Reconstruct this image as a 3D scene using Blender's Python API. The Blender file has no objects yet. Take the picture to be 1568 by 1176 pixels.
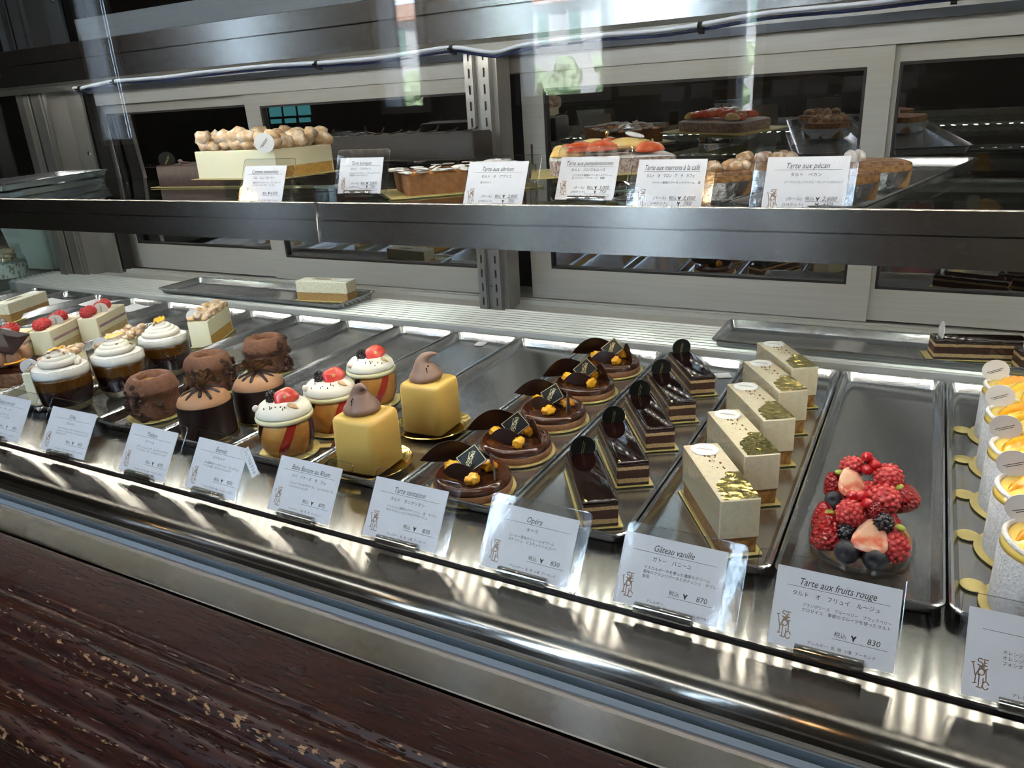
import bpy, bmesh, math, random
from mathutils import Vector, Matrix, noise
random.seed(7)
PI = math.pi
S = bpy.context.scene
COL = S.collection
def R(d): return d*PI/180

# ------------------------------------------------------------------ materials
MATS = {}
def M(name, col, rough=.5, metal=0., spec=.5, var=None, bump=None, coat=0., sss=0., aniso=0., em=None, stretch=(1,1,1), rvar=None, ior=1.5, vtype='N', arot=0.):
    """principled material. var=(colour2, scale, lo, hi); bump=(scale, strength, distance)"""
    if name in MATS: return MATS[name]
    m = bpy.data.materials.new(name); m.use_nodes = True
    nt = m.node_tree; N = nt.nodes; L = nt.links
    b = N['Principled BSDF']
    b.inputs['Base Color'].default_value = (*col, 1); b.inputs['Roughness'].default_value = rough
    b.inputs['Metallic'].default_value = metal; b.inputs['Specular IOR Level'].default_value = spec
    b.inputs['IOR'].default_value = ior
    b.inputs['Coat Weight'].default_value = coat; b.inputs['Coat Roughness'].default_value = .06
    if sss:
        b.inputs['Subsurface Weight'].default_value = sss; b.inputs['Subsurface Radius'].default_value = (1, .6, .35)
        b.inputs['Subsurface Scale'].default_value = .004
    if em: b.inputs['Emission Color'].default_value = (*em[0], 1); b.inputs['Emission Strength'].default_value = em[1]
    tc = N.new('ShaderNodeTexCoord'); mp = N.new('ShaderNodeMapping'); mp.inputs['Scale'].default_value = stretch
    L.new(tc.outputs['Object'], mp.inputs['Vector'])
    def tex(scale, detail=3.):
        if vtype == 'V':
            t = N.new('ShaderNodeTexVoronoi'); t.inputs['Scale'].default_value = scale; L.new(mp.outputs[0], t.inputs['Vector']); return t.outputs['Distance']
        t = N.new('ShaderNodeTexNoise'); t.inputs['Scale'].default_value = scale; t.inputs['Detail'].default_value = detail
        L.new(mp.outputs[0], t.inputs['Vector']); return t.outputs['Fac']
    if var:
        cr = N.new('ShaderNodeValToRGB'); cr.color_ramp.elements[0].position = var[2]; cr.color_ramp.elements[1].position = var[3]
        cr.color_ramp.elements[0].color = (*col, 1); cr.color_ramp.elements[1].color = (*var[0], 1)
        L.new(tex(var[1]), cr.inputs[0]); L.new(cr.outputs[0], b.inputs['Base Color'])
    if rvar:
        mr = N.new('ShaderNodeMapRange'); mr.inputs['To Min'].default_value = rvar[1]; mr.inputs['To Max'].default_value = rvar[2]
        mr.inputs['From Min'].default_value = .3; mr.inputs['From Max'].default_value = .7
        L.new(tex(rvar[0]), mr.inputs[0]); L.new(mr.outputs[0], b.inputs['Roughness'])
    if bump:
        bp = N.new('ShaderNodeBump'); bp.inputs['Strength'].default_value = bump[1]; bp.inputs['Distance'].default_value = bump[2]
        L.new(tex(bump[0], 4.), bp.inputs['Height']); L.new(bp.outputs[0], b.inputs['Normal'])
    if aniso:
        b.inputs['Anisotropic'].default_value = aniso; b.inputs['Anisotropic Rotation'].default_value = arot
        tg = N.new('ShaderNodeTangent'); tg.direction_type = 'RADIAL'; tg.axis = 'X'; L.new(tg.outputs[0], b.inputs['Tangent'])
    MATS[name] = m; return m

def bands(name, stops, wob=.06, wsc=60., rough=.7, zlo=0., zhi=1., bump=None, speck=None, sss=0.):
    """horizontal layers: stops=[(height fraction, colour)...] along object z from zlo to zhi"""
    m = M(name, stops[0][1], rough, bump=bump, sss=sss)
    nt = m.node_tree; N = nt.nodes; L = nt.links; b = N['Principled BSDF']
    tc = N.new('ShaderNodeTexCoord'); sp = N.new('ShaderNodeSeparateXYZ'); L.new(tc.outputs['Object'], sp.inputs[0])
    mr = N.new('ShaderNodeMapRange'); mr.inputs['From Min'].default_value = zlo; mr.inputs['From Max'].default_value = zhi
    L.new(sp.outputs['Z'], mr.inputs[0])
    nz = N.new('ShaderNodeTexNoise'); nz.inputs['Scale'].default_value = wsc; nz.inputs['Detail'].default_value = 3
    L.new(tc.outputs['Object'], nz.inputs['Vector'])
    ma = N.new('ShaderNodeMath'); ma.operation = 'MULTIPLY_ADD'; ma.inputs[1].default_value = wob; L.new(nz.outputs['Fac'], ma.inputs[0]); L.new(mr.outputs[0], ma.inputs[2])
    cr = N.new('ShaderNodeValToRGB'); cr.color_ramp.interpolation = 'CONSTANT'
    e = cr.color_ramp.elements
    while len(e) < len(stops): e.new(.5)
    for i, (p, c) in enumerate(stops): e[i].position = min(1, max(0, p+wob/2)) if i else 0; e[i].color = (*c, 1)
    L.new(ma.outputs[0], cr.inputs[0]); out = cr.outputs[0]
    n2 = N.new('ShaderNodeTexNoise'); n2.inputs['Scale'].default_value = 420; n2.inputs['Detail'].default_value = 4; L.new(tc.outputs['Object'], n2.inputs['Vector'])
    mx = N.new('ShaderNodeMix'); mx.data_type = 'RGBA'; mx.blend_type = 'MULTIPLY'; mx.inputs['Factor'].default_value = .45
    L.new(out, mx.inputs['A'])
    c2 = N.new('ShaderNodeValToRGB'); c2.color_ramp.elements[0].position = .35; c2.color_ramp.elements[0].color = (.5, .45, .4, 1); c2.color_ramp.elements[1].position = .6; c2.color_ramp.elements[1].color = (1.1, 1.1, 1.1, 1)
    L.new(n2.outputs['Fac'], c2.inputs[0]); L.new(c2.outputs[0], mx.inputs['B']); L.new(mx.outputs['Result'], b.inputs['Base Color'])
    return m

def clear(name, tint=(1, 1, 1), refl=.0, ior=1.5, rough=.02, fmul=1., bump=None, milky=None, aniso=0):
    """thin clear sheet: transparent, with Fresnel reflection (fmul) plus a constant reflectance (refl)"""
    if name in MATS: return MATS[name]
    m = bpy.data.materials.new(name); m.use_nodes = True; nt = m.node_tree; N = nt.nodes; L = nt.links
    N.remove(N['Principled BSDF']); o = N['Material Output']
    t = N.new('ShaderNodeBsdfTransparent'); t.inputs[0].default_value = (*tint, 1)
    g = N.new('ShaderNodeBsdfGlossy'); g.inputs['Roughness'].default_value = rough
    lw = N.new('ShaderNodeLayerWeight'); lw.inputs['Blend'].default_value = .5
    pw = N.new('ShaderNodeMath'); pw.operation = 'POWER'; pw.inputs[1].default_value = 5; L.new(lw.outputs['Facing'], pw.inputs[0])
    f = N.new('ShaderNodeMath'); f.operation = 'MULTIPLY_ADD'; f.inputs[1].default_value = .96; f.inputs[2].default_value = .04; L.new(pw.outputs[0], f.inputs[0])
    ma = N.new('ShaderNodeMath'); ma.operation = 'MULTIPLY_ADD'; ma.use_clamp = True
    ma.inputs[1].default_value = fmul; ma.inputs[2].default_value = refl
    L.new(f.outputs[0], ma.inputs[0])
    mx = N.new('ShaderNodeMixShader'); L.new(ma.outputs[0], mx.inputs[0]); L.new(t.outputs[0], mx.inputs[1]); L.new(g.outputs[0], mx.inputs[2])
    out = mx.outputs[0]
    if bump:
        tc = N.new('ShaderNodeTexCoord'); n = N.new('ShaderNodeTexNoise'); n.inputs['Scale'].default_value = bump[0]; n.inputs['Detail'].default_value = 3
        L.new(tc.outputs['Object'], n.inputs['Vector']); bp = N.new('ShaderNodeBump'); bp.inputs['Strength'].default_value = bump[1]; bp.inputs['Distance'].default_value = bump[2]
        L.new(n.outputs['Fac'], bp.inputs['Height']); L.new(bp.outputs[0], g.inputs['Normal'])
    if milky:
        d = N.new('ShaderNodeBsdfDiffuse'); d.inputs[0].default_value = (*milky[0], 1)
        m2 = N.new('ShaderNodeMixShader'); m2.inputs[0].default_value = milky[1]; L.new(out, m2.inputs[1]); L.new(d.outputs[0], m2.inputs[2]); out = m2.outputs[0]
    L.new(out, o.inputs['Surface']); MATS[name] = m; return m

def emit(name, col, st):
    if name in MATS: return MATS[name]
    m = bpy.data.materials.new(name); m.use_nodes = True; nt = m.node_tree; N = nt.nodes
    N.remove(N['Principled BSDF']); e = N.new('ShaderNodeEmission'); e.inputs[0].default_value = (*col, 1); e.inputs[1].default_value = st
    nt.links.new(e.outputs[0], N['Material Output'].inputs['Surface']); MATS[name] = m; return m

# ------------------------------------------------------------------ mesh builder
class MB:
    def __init__(s): s.bm = bmesh.new()
    def box(s, c, d, rz=0., mi=0):
        r = bmesh.ops.create_cube(s.bm, size=1.); v = r['verts']
        bmesh.ops.scale(s.bm, vec=d, verts=v)
        if rz: bmesh.ops.rotate(s.bm, cent=(0, 0, 0), matrix=Matrix.Rotation(rz, 3, 'Z'), verts=v)
        bmesh.ops.translate(s.bm, vec=c, verts=v)
        for f in {f for q in v for f in q.link_faces}: f.material_index = mi
        return s
    def b3(s, x0, x1, y0, y1, z0, z1, mi=0): return s.box(((x0+x1)/2, (y0+y1)/2, (z0+z1)/2), (x1-x0, y1-y0, z1-z0), 0, mi)
    def loft(s, rings, cap0=True, cap1=True, closed=True, mi=0):
        vs = [[s.bm.verts.new(p) for p in r] for r in rings]; n = len(rings[0])
        for a, b in zip(vs, vs[1:]):
            for i in range(n if closed else n-1):
                j = (i+1) % n
                try: s.bm.faces.new((a[i], a[j], b[j], b[i])).material_index = mi
                except ValueError: pass
        if cap0 and closed: s.bm.faces.new(vs[0][::-1]).material_index = mi
        if cap1 and closed: s.bm.faces.new(vs[-1]).material_index = mi
        return s
    def rr(s, loops, c=(0, 0), k=4, cap0=True, cap1=True, rz=0., mi=0):
        """rounded-rectangle loft: loops=[(halfx, halfy, radius, z)]"""
        rings = []
        cs, sn = math.cos(rz), math.sin(rz)
        for hx, hy, r, z in loops:
            r = max(1e-5, min(r, hx-1e-5, hy-1e-5)); ring = []
            for qx, qy, a0 in ((1, 1, 0), (-1, 1, 90), (-1, -1, 180), (1, -1, 270)):
                for i in range(k+1):
                    a = R(a0+90*i/k); x = qx*(hx-r)+r*math.cos(a); y = qy*(hy-r)+r*math.sin(a)
                    ring.append((c[0]+x*cs-y*sn, c[1]+x*sn+y*cs, z))
            rings.append(ring)
        return s.loft(rings, cap0, cap1, True, mi)
    def lathe(s, prof, seg=32, c=(0, 0, 0), cap0=True, cap1=True, mi=0, sx=1., sy=1., fn=None):
        rings = []
        for r, z in prof:
            ring = []
            for i in range(seg):
                a = 2*PI*i/seg; x, y, zz = r*math.cos(a)*sx, r*math.sin(a)*sy, z
                if fn: x, y, zz = fn(x, y, zz, a)
                ring.append((c[0]+x, c[1]+y, c[2]+zz))
            rings.append(ring)
        return s.loft(rings, cap0, cap1, True, mi)
    def tube(s, pts, r, seg=8, mi=0, flat=1.):
        pts = [Vector(p) for p in pts]; n = len(pts); rings = []
        rs = r if isinstance(r, (list, tuple)) else [r]*n
        up = Vector((0, 0, 1)); pu = None
        for i, p in enumerate(pts):
            t = (pts[min(i+1, n-1)]-pts[max(i-1, 0)]).normalized()
            a = pu if pu is not None else (up if abs(t.z) < .9 else Vector((1, 0, 0)))
            u = t.cross(a); u = u.normalized() if u.length > 1e-6 else Vector((1, 0, 0)); w = u.cross(t).normalized(); pu = w
            rings.append([p+rs[i]*(math.cos(2*PI*j/seg)*u+flat*math.sin(2*PI*j/seg)*w) for j in range(seg)])
        return s.loft(rings, True, True, True, mi)
    def xprof(s, prof, x0, x1, mi=0, cap=True, step=None):
        """extrude a closed (y,z) profile along x"""
        n = 1 if not step else max(1, int((x1-x0)/step))
        return s.loft([[(x0+(x1-x0)*i/n, y, z) for y, z in prof] for i in range(n+1)], cap, cap, True, mi)
    def blob(s, c, r, sub=2, amp=0., freq=60., seed=0, rot=None, mi=0):
        q = bmesh.ops.create_icosphere(s.bm, subdivisions=sub, radius=1.); c = Vector(c)
        r = (r, r, r) if not isinstance(r, (tuple, list)) else r
        for v in q['verts']:
            d = v.co.copy(); k = 1+amp*noise.noise(d*freq/20+Vector((seed*3.7, seed*1.3, seed)))
            p = Vector((d.x*r[0], d.y*r[1], d.z*r[2]))*k
            if rot: p = rot @ p
            v.co = c+p
        for f in {f for v in q['verts'] for f in v.link_faces}: f.material_index = mi
        return s
    def plate(s, pts, th, mi=0):
        """flat polygon of 3-D points given a thickness along its normal"""
        pts = [Vector(p) for p in pts]; n = (pts[1]-pts[0]).cross(pts[2]-pts[1]).normalized()*th
        return s.loft([[p for p in pts], [p+n for p in pts]], True, True, True, mi)
    def done(s, name, mat, parent=None, smooth=None, label=None, kind=None, loc=None):
        bmesh.ops.recalc_face_normals(s.bm, faces=s.bm.faces[:])
        me = bpy.data.meshes.new(name); s.bm.to_mesh(me); s.bm.free()
        for m in (mat if isinstance(mat, (list, tuple)) else [mat]): me.materials.append(m)
        o = bpy.data.objects.new(name, me); COL.objects.link(o)
        if smooth is not None:
            me.polygons.foreach_set('use_smooth', [True]*len(me.polygons))
            if smooth < 179:
                me.set_sharp_from_angle(angle=R(smooth))
        if parent: o.parent = parent
        if label: o['label'] = label
        if kind: o['kind'] = kind
        if loc: o.location = loc
        return o

def thing(name, label, cat, loc=(0, 0, 0), rz=0., group=None):
    o = bpy.data.objects.new(name, None); COL.objects.link(o); o.empty_display_size = .01
    o.location = loc; o.rotation_euler = (0, 0, rz); o['label'] = label; o['category'] = cat
    if group: o['group'] = group
    return o
def tag(o, label, cat, group=None):
    o['label'] = label; o['category'] = cat
    if group: o['group'] = group
    return o
def dup(root, loc, rz, label):
    r = root.copy(); COL.objects.link(r); r.location = loc; r.rotation_euler = (0, 0, rz); r['label'] = label
    for ch in list(root.children):
        c = ch.copy(); COL.objects.link(c); c.parent = r
        for g in list(ch.children):
            d = g.copy(); COL.objects.link(d); d.parent = c
    return r
def st(o): o['kind'] = 'structure'; return o

# ------------------------------------------------------------------ common materials
steel = M('brushed_steel', (.44, .42, .395), .27, 1., aniso=.9, arot=.0)
deckm = M('deck_steel', (.42, .42, .41), .13, 1., aniso=.9, arot=.0)
traym = M('tray_steel', (.55, .57, .60), .2, .95)
chrome = M('chrome', (.75, .75, .75), .07, 1.)
alu = M('door_aluminium', (.50, .49, .46), .45, .35, var=((.47, .46, .43), 300, .4, .6), stretch=(.02, 1, 1))
aluV = M('post_aluminium', (.40, .40, .39), .33, .9, bump=(700, .05, .0003), stretch=(1, 1, .02))
ribm = M('ribbed_aluminium', (.74, .75, .74), .32, .6)
gasket = M('black_rubber', (.008, .008, .009), .5)
darkm = M('dark_steel', (.03, .032, .036), .4, .6)
goldb = M('gold_card', (.80, .64, .22), .33, .45, var=((.86, .73, .33), 30, .3, .7))
goldp = M('gold_foil', (.86, .62, .22), .16, 1., bump=(300, .1, .0004))
whitep = M('white_paper', (.80, .80, .82), .75, var=((.77, .77, .80), 60, .3, .7))
ink = M('black_ink', (.008, .008, .01), .6)
brownink = M('brown_ink', (.34, .22, .14), .6)
cream = M('cream_white', (.86, .82, .70), .5, sss=.25, bump=(220, .12, .0006))
glassm = clear('clear_glass', (.985, .995, .99))
film = clear('acetate_film', (.95, .95, .95), .07, 1.5, .04, 1.2, bump=(120, .35, .001))
sleevem = clear('plastic_sleeve', (.965, .965, .97), .02, 1.5, .06, 1., bump=(55, .11, .0012))
acryl = clear('clear_acrylic', (.93, .96, .95), .04, 1.5, .02, 1.5)
LED, LEDR, SUNE, SKYE, EXPO, FILL_PANEL = 105., 55., 65., 25., 0.2, 10.
# ------------------------------------------------------------------ room
walld = M('dark_wall', (.035, .03, .025), .8, var=((.03, .025, .02), 4, .3, .7))
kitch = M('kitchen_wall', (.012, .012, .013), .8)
floorm = M('dark_floor_boards', (.09, .06, .04), .5, var=((.06, .04, .028), 6, .3, .7))
ceilm = M('plaster_ceiling', (.30, .29, .27), .9)
st(MB().b3(-5, 2.6, -1.1, 4, -.95, -.85).done('floor', floorm))
st(MB().b3(-5, 2.6, -1.1, 4, 2.05, 2.15).done('ceiling', ceilm))
st(MB().b3(-5.1, -5, -1.1, 4, -.95, 2.15).done('wall_left', walld))
st(MB().b3(2.6, 2.7, -1.1, 4, -.95, 2.15).done('wall_right', walld))
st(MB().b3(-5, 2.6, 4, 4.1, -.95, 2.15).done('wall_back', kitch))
# shop front, y = -1: window openings
OPEN = [(-.905, -.665, .355, 1.75), (-1.31, -1.16, .35, 1.75), (-2.50, -2.33, .30, 1.75), (-.40, -.33, .30, 1.75)]
xs = sorted({-5., 2.6, *[v for o in OPEN for v in o[:2]]})
w = MB()
for a, b in zip(xs, xs[1:]):
    o = [q for q in OPEN if q[0] <= a+1e-6 and q[1] >= b-1e-6]
    if not o: w.b3(a, b, -1.1, -1.0, -.95, 2.15)
    else:
        w.b3(a, b, -1.1, -1.0, o[0][3], 2.15)
        if o[0][2] > -.9: w.b3(a, b, -1.1, -1.0, -.95, o[0][2])
st(w.done('wall_front', walld))
whitefr = M('white_window_frame', (.62, .64, .68), .5)
for i, (x0, x1, z0, z1) in enumerate(OPEN):
    f = MB(); t = .018
    f.b3(x0, x0+t, -1.06, -.99, z0, z1).b3(x1-t, x1, -1.06, -.99, z0, z1).b3(x0+t, x1-t, -1.06, -.99, z0, z0+t).b3(x0+t, x1-t, -1.06, -.99, z1-t, z1)
    f.b3(x0+t, x1-t, -1.05, -1.01, z0+(z1-z0)*.62, z0+(z1-z0)*.62+.02)
    fo = st(f.done('window_%d' % (i+1), whitefr))
    MB().b3(x0+t, x1-t, -1.035, -1.03, z0+t, z1-t).done('glass_pane', glassm, fo)
# the street outside
pav = M('pale_pavement', (.45, .44, .42), .9)
st(MB().b3(-22, 12, -24.5, -1.12, -1.05, -.96).done('street_ground', pav))
fac = M('pale_plaster', (.74, .74, .76), .9, var=((.66, .66, .70), 3, .35, .65))
roofm = M('clay_roof_tiles', (.42, .25, .19), .8, var=((.34, .2, .15), 20, .4, .6))
winm = M('green_window_glass', (.10, .16, .13), .2)
hs = thing('street_house', 'pale plastered house with tiled roof across the street, seen mirrored in the front glass', 'house', (-10, -22, -.96))
MB().b3(-9, 12, -2, 0, 0, 4.15).done('wall', fac, hs)
MB().xprof([(-2.2, 4.15), (.35, 4.15), (.35, 4.28), (-2.2, 5.0)], -9.2, 12.2).done('roof', roofm, hs)
for k in range(12):
    x = -6.1+1.05*k
    fo = MB().b3(x-.24, x+.24, 0, .06, 3.05, 3.98).done('window', whitefr, hs)
    MB().b3(x-.19, x+.19, .06, .07, 3.10, 3.93).done('pane', winm, fo)
leafm = M('hedge_leaves', (.06, .10, .04), .7, var=((.26, .33, .20), 5, .4, .6))
for k in range(5):
    b = MB()
    for q in range(26):
        b.blob((random.uniform(-.7, .7), random.uniform(-.3, .3), random.uniform(.4, 2.25)), (.3, .28, .28), 2, .6, 90, q+k*20)
    o = b.done('hedge_bush', leafm, None, 40, loc=(-13.5+2.2*k, -18.5, -1.0))
    tag(o, ['leafy bush before the house front, first from the street corner', 'leafy bush in front of the second house window', 'leafy bush at the middle of the house front', 'leafy bush past the middle of the house front', 'leafy bush at the near end of the house front'][k], 'bush', 'bushes along the street house')
tr = thing('street_tree', 'dark leaved street tree between the shop and the house', 'tree', (-8.6, -14, -1.0))
MB().tube([(0, 0, 0), (.05, 0, 1.5), (0, .05, 2.6)], [.16, .12, .08], 10).done('trunk', M('tree_bark', (.10, .07, .05), .9), tr)
b = MB()
for q in range(70):
    a = random.uniform(0, 2*PI); r = random.uniform(.2, 1.2); b.blob((r*math.cos(a), r*math.sin(a)*.6, 3.2+random.uniform(-1.0, 1.4)), (.2, .2, .16), 1, .6, 90, q)
b.done('crown', leafm, tr, 40)
# warm ceiling lamps of the shop
lampc = M('brass_lamp', (.6, .45, .25), .3, .9)
warm = emit('warm_bulb', (1., .62, .30), 70)
for i, (x, y) in enumerate([(-1.5, -.7), (-.80, -.75), (.75, -.6), (-2.7, -.7), (-.1, -.3)]):
    t = thing('pendant_lamp', ['brass pendant lamp above the counter end', 'brass pendant lamp nearest the shop middle', 'brass pendant lamp over the till side', 'brass pendant lamp beside the shop window', 'brass pendant lamp straight above the customer'][i], 'lamp', (x, y, 2.05), 0, 'pendant lamps of the shop')
    MB().tube([(0, 0, -.01), (0, 0, -.5)], .004, 6).done('cord', gasket, t)
    MB().lathe([(.02, -.5), (.05, -.53), (.09, -.61), (.088, -.61), (.045, -.53), (.015, -.505)], 24, cap0=False, cap1=False).done('lamp_shade', lampc, t, 60)
    MB().blob((0, 0, -.585), .028, 2).done('bulb', warm, t, 180)

fill_panel_light = emit('fill_panel_white', (1., .97, .93), FILL_PANEL)  # unseen ceiling panels added as fill light for the cards and cakes
for i, (x, y) in enumerate([(-2.3, -.5), (-.8, -.5), (.7, -.5)]):
    t = thing('added_fill_panel', ['added flat fill light panel on the ceiling beside the shop door', 'added flat fill light panel over the middle of the shop', 'added flat fill light panel over the till side of the shop'][i], 'lamp', (x, y, 2.05), 0, 'added fill light panels')
    MB().b3(-.62, .62, -.22, .22, -.04, -.0005).done('housing', whitefr, t)
    MB().b3(-.58, .58, -.18, .18, -.043, -.0402).done('diffuser', fill_panel_light, t)

# ------------------------------------------------------------------ wooden counter under the case
wood = M('worn_mahogany', (.05, .012, .006), .34, spec=.2)
def woodnodes():
    nt = wood.node_tree; N = nt.nodes; L = nt.links; b = N['Principled BSDF']
    tc = N.new('ShaderNodeTexCoord'); mp = N.new('ShaderNodeMapping'); mp.inputs['Scale'].default_value = (.055, 1, 1); mp.inputs['Rotation'].default_value = (0, 0, .12)
    L.new(tc.outputs['Object'], mp.inputs[0])
    n1 = N.new('ShaderNodeTexNoise'); n1.inputs['Scale'].default_value = 330; n1.inputs['Detail'].default_value = 3; L.new(mp.outputs[0], n1.inputs['Vector'])
    cr = N.new('ShaderNodeValToRGB'); e = cr.color_ramp.elements; e[0].position = .3; e[0].color = (.007, .0022, .0015, 1); e[1].position = .72; e[1].color = (.034, .0075, .0035, 1)
    L.new(n1.outputs['Fac'], cr.inputs[0])
    # worn edges: pale bare wood where the paint has chipped
    ge = N.new('ShaderNodeNewGeometry'); n2 = N.new('ShaderNodeTexNoise'); n2.inputs['Scale'].default_value = 270; n2.inputs['Detail'].default_value = 6
    mp2 = N.new('ShaderNodeMapping'); mp2.inputs['Scale'].default_value = (.5, 1, 1); L.new(tc.outputs['Object'], mp2.inputs[0]); L.new(mp2.outputs[0], n2.inputs['Vector'])
    sy = N.new('ShaderNodeSeparateXYZ'); L.new(tc.outputs['Object'], sy.inputs[0])
    my = N.new('ShaderNodeMapRange'); my.inputs['From Min'].default_value = .18; my.inputs['From Max'].default_value = .33; L.new(sy.outputs['Y'], my.inputs[0])
    rp = N.new('ShaderNodeValToRGB'); re_ = rp.color_ramp.elements; re_[0].position = 0; re_[0].color = (0, 0, 0, 1); re_[1].position = 1; re_[1].color = (0, 0, 0, 1)
    for yy, vv in ((.191, .0), (.1945, 1.), (.199, .1), (.212, .1), (.217, .75), (.222, .15), (.236, .1), (.2435, .8), (.2475, .35), (.252, 1.), (.258, .25), (.2655, .3), (.2695, .9), (.2735, .15), (.277, .55), (.281, .05)):
        q = re_.new((yy-.18)/.15); q.color = (vv, vv, vv, 1)
    L.new(my.outputs[0], rp.inputs[0])
    pt = N.new('ShaderNodeMath'); pt.operation = 'MULTIPLY'; pt.inputs[1].default_value = .19; L.new(rp.outputs[0], pt.inputs[0])
    ad = N.new('ShaderNodeMath'); ad.operation = 'ADD'; L.new(pt.outputs[0], ad.inputs[0]); L.new(n2.outputs['Fac'], ad.inputs[1])
    c2 = N.new('ShaderNodeValToRGB'); c2.color_ramp.elements[0].position = .735; c2.color_ramp.elements[0].color = (0, 0, 0, 1); c2.color_ramp.elements[1].position = .77; c2.color_ramp.elements[1].color = (1, 1, 1, 1)
    L.new(ad.outputs[0], c2.inputs[0])
    mx = N.new('ShaderNodeMix'); mx.data_type = 'RGBA'; L.new(c2.outputs[0], mx.inputs['Factor']); L.new(cr.outputs[0], mx.inputs['A']); mx.inputs['B'].default_value = (.24, .14, .07, 1)
    # open pores, and grain highlights painted into the colour as pale dashes

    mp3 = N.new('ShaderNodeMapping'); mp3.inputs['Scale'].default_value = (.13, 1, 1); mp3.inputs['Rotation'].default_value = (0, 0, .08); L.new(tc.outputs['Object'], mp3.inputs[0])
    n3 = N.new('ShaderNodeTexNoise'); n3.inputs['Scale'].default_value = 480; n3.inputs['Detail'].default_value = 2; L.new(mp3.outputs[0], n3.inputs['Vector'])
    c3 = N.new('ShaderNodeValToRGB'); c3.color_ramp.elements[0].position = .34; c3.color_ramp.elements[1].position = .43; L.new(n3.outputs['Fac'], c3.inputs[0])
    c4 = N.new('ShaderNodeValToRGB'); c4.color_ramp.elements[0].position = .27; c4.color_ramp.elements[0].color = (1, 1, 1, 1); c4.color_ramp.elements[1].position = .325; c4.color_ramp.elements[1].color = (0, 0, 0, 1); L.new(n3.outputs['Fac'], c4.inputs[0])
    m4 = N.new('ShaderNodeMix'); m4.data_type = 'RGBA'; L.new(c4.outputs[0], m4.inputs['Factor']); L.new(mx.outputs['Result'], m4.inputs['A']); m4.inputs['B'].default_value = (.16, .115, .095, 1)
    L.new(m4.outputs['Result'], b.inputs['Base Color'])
    bp = N.new('ShaderNodeBump'); bp.inputs['Strength'].default_value = .8; bp.inputs['Distance'].default_value = .002; L.new(c3.outputs[0], bp.inputs['Height'])
    L.new(bp.outputs[0], b.inputs['Normal']); L.new(bp.outputs[0], b.inputs['Coat Normal'])
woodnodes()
ct = thing('wooden_counter', 'dark worn mahogany counter with chipped moulding below the pastry case', 'counter', (0, 0, 0))
X0, X1 = -2.1, 1.2
prof = [(.3240, -.0135), (.3238, -.0122), (.3230, -.012), (.310, -.012), (.282, -.012), (.277, -.0125), (.2735, -.0165), (.2715, -.0165), (.268, -.0142), (.258, -.0155), (.2505, -.0205), (.2475, -.0265),
        (.2445, -.029), (.2415, -.0275), (.236, -.0285), (.2295, -.0335), (.2245, -.0415), (.222, -.046), (.216, -.048), (.205, -.0485), (.1965, -.053), (.1935, -.060), (.196, -.068), (.203, -.072), (.203, -.10), (.3240, -.10), (.3240, -.03), (.3240, -.016)]
def rnd(p, n=2):
    out = p
    for _ in range(n):
        q = []
        for a, b in zip(out, out[1:]+out[:1]): q += [(a[0]*.8+b[0]*.2, a[1]*.8+b[1]*.2), (a[0]*.2+b[0]*.8, a[1]*.2+b[1]*.8)]
        out = q
    return out
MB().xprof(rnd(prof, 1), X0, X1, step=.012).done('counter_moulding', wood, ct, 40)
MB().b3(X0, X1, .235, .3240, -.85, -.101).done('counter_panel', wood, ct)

# ------------------------------------------------------------------ pastry case
dc = thing('display_case', 'long stainless steel and glass pastry case filled with cakes', 'display case', (0, 0, 0))
XL, XR = -1.93, 1.15
MB().b3(XL, XR, .443, 1.005, -.03, -.0006).done('deck', deckm, dc)
MB().xprof([(.3265, -.02), (.3265, -.0122), (.3275, -.0117), (.3535, -.0117), (.3535, -.02)], X0, XR).done('steel_strip', M('strip_steel', (.36, .35, .33), .17, 1., aniso=.35, arot=.0), dc)
ch = MB().xprof([(.356, -.05), (.356, -.0145), (.358, -.0135), (.3605, -.0135), (.3605, -.02), (.362, -.05)], X0, XR).xprof([(.3755, -.05), (.3755, -.012), (.3775, -.0115), (.3815, -.0135), (.3835, -.05)], X0, XR)
ch.done('glazing_channel', M('channel_grey', (.20, .19, .18), .4, .7), dc)
MB().xprof([(.3605, -.03), (.3605, -.0125), (.3645, -.0105), (.366, -.03)], X0, XR).xprof([(.3715, -.03), (.3715, -.0105), (.3755, -.0125), (.3755, -.03)], X0, XR).done('glass_seal', M('blue_grey_seal', (.10, .135, .17), .42), dc)
MB().b3(X0, XR, .3665, .3712, -.0125, .95).done('front_glass', clear('front_pane', (.975, .985, .98), 0., 1.5, .0, .95), dc, label='large clear front pane reflecting the street window')
MB().xprof([(.3545, -.09), (.3545, -.028), (.3845, -.028), (.3845, -.09)], X0, XR).done('shadow_gap', gasket, dc)
ap = [(.4415, -.004)]+[(.4415-.045*i/6, -.004-.0008*i/6) for i in range(1, 7)]+[(.392, -.0066), (.3885, -.0095), (.3865, -.0145), (.3855, -.021), (.3855, -.03), (.4415, -.03)]
MB().xprof(ap, XL, XR).done('front_apron', M('apron_steel', (.25, .24, .225), .15, 1., aniso=.9, arot=.0), dc, 50)
MB().xprof([(.4420, -.03), (.4420, -.0015), (.4430, -.001), (.4430, -.03)], XL, XR).done('seam', gasket, dc)
MB().b3(XL, XR, .386, 1.29, -.845, -.04).done('case_base', darkm, dc)
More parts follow.
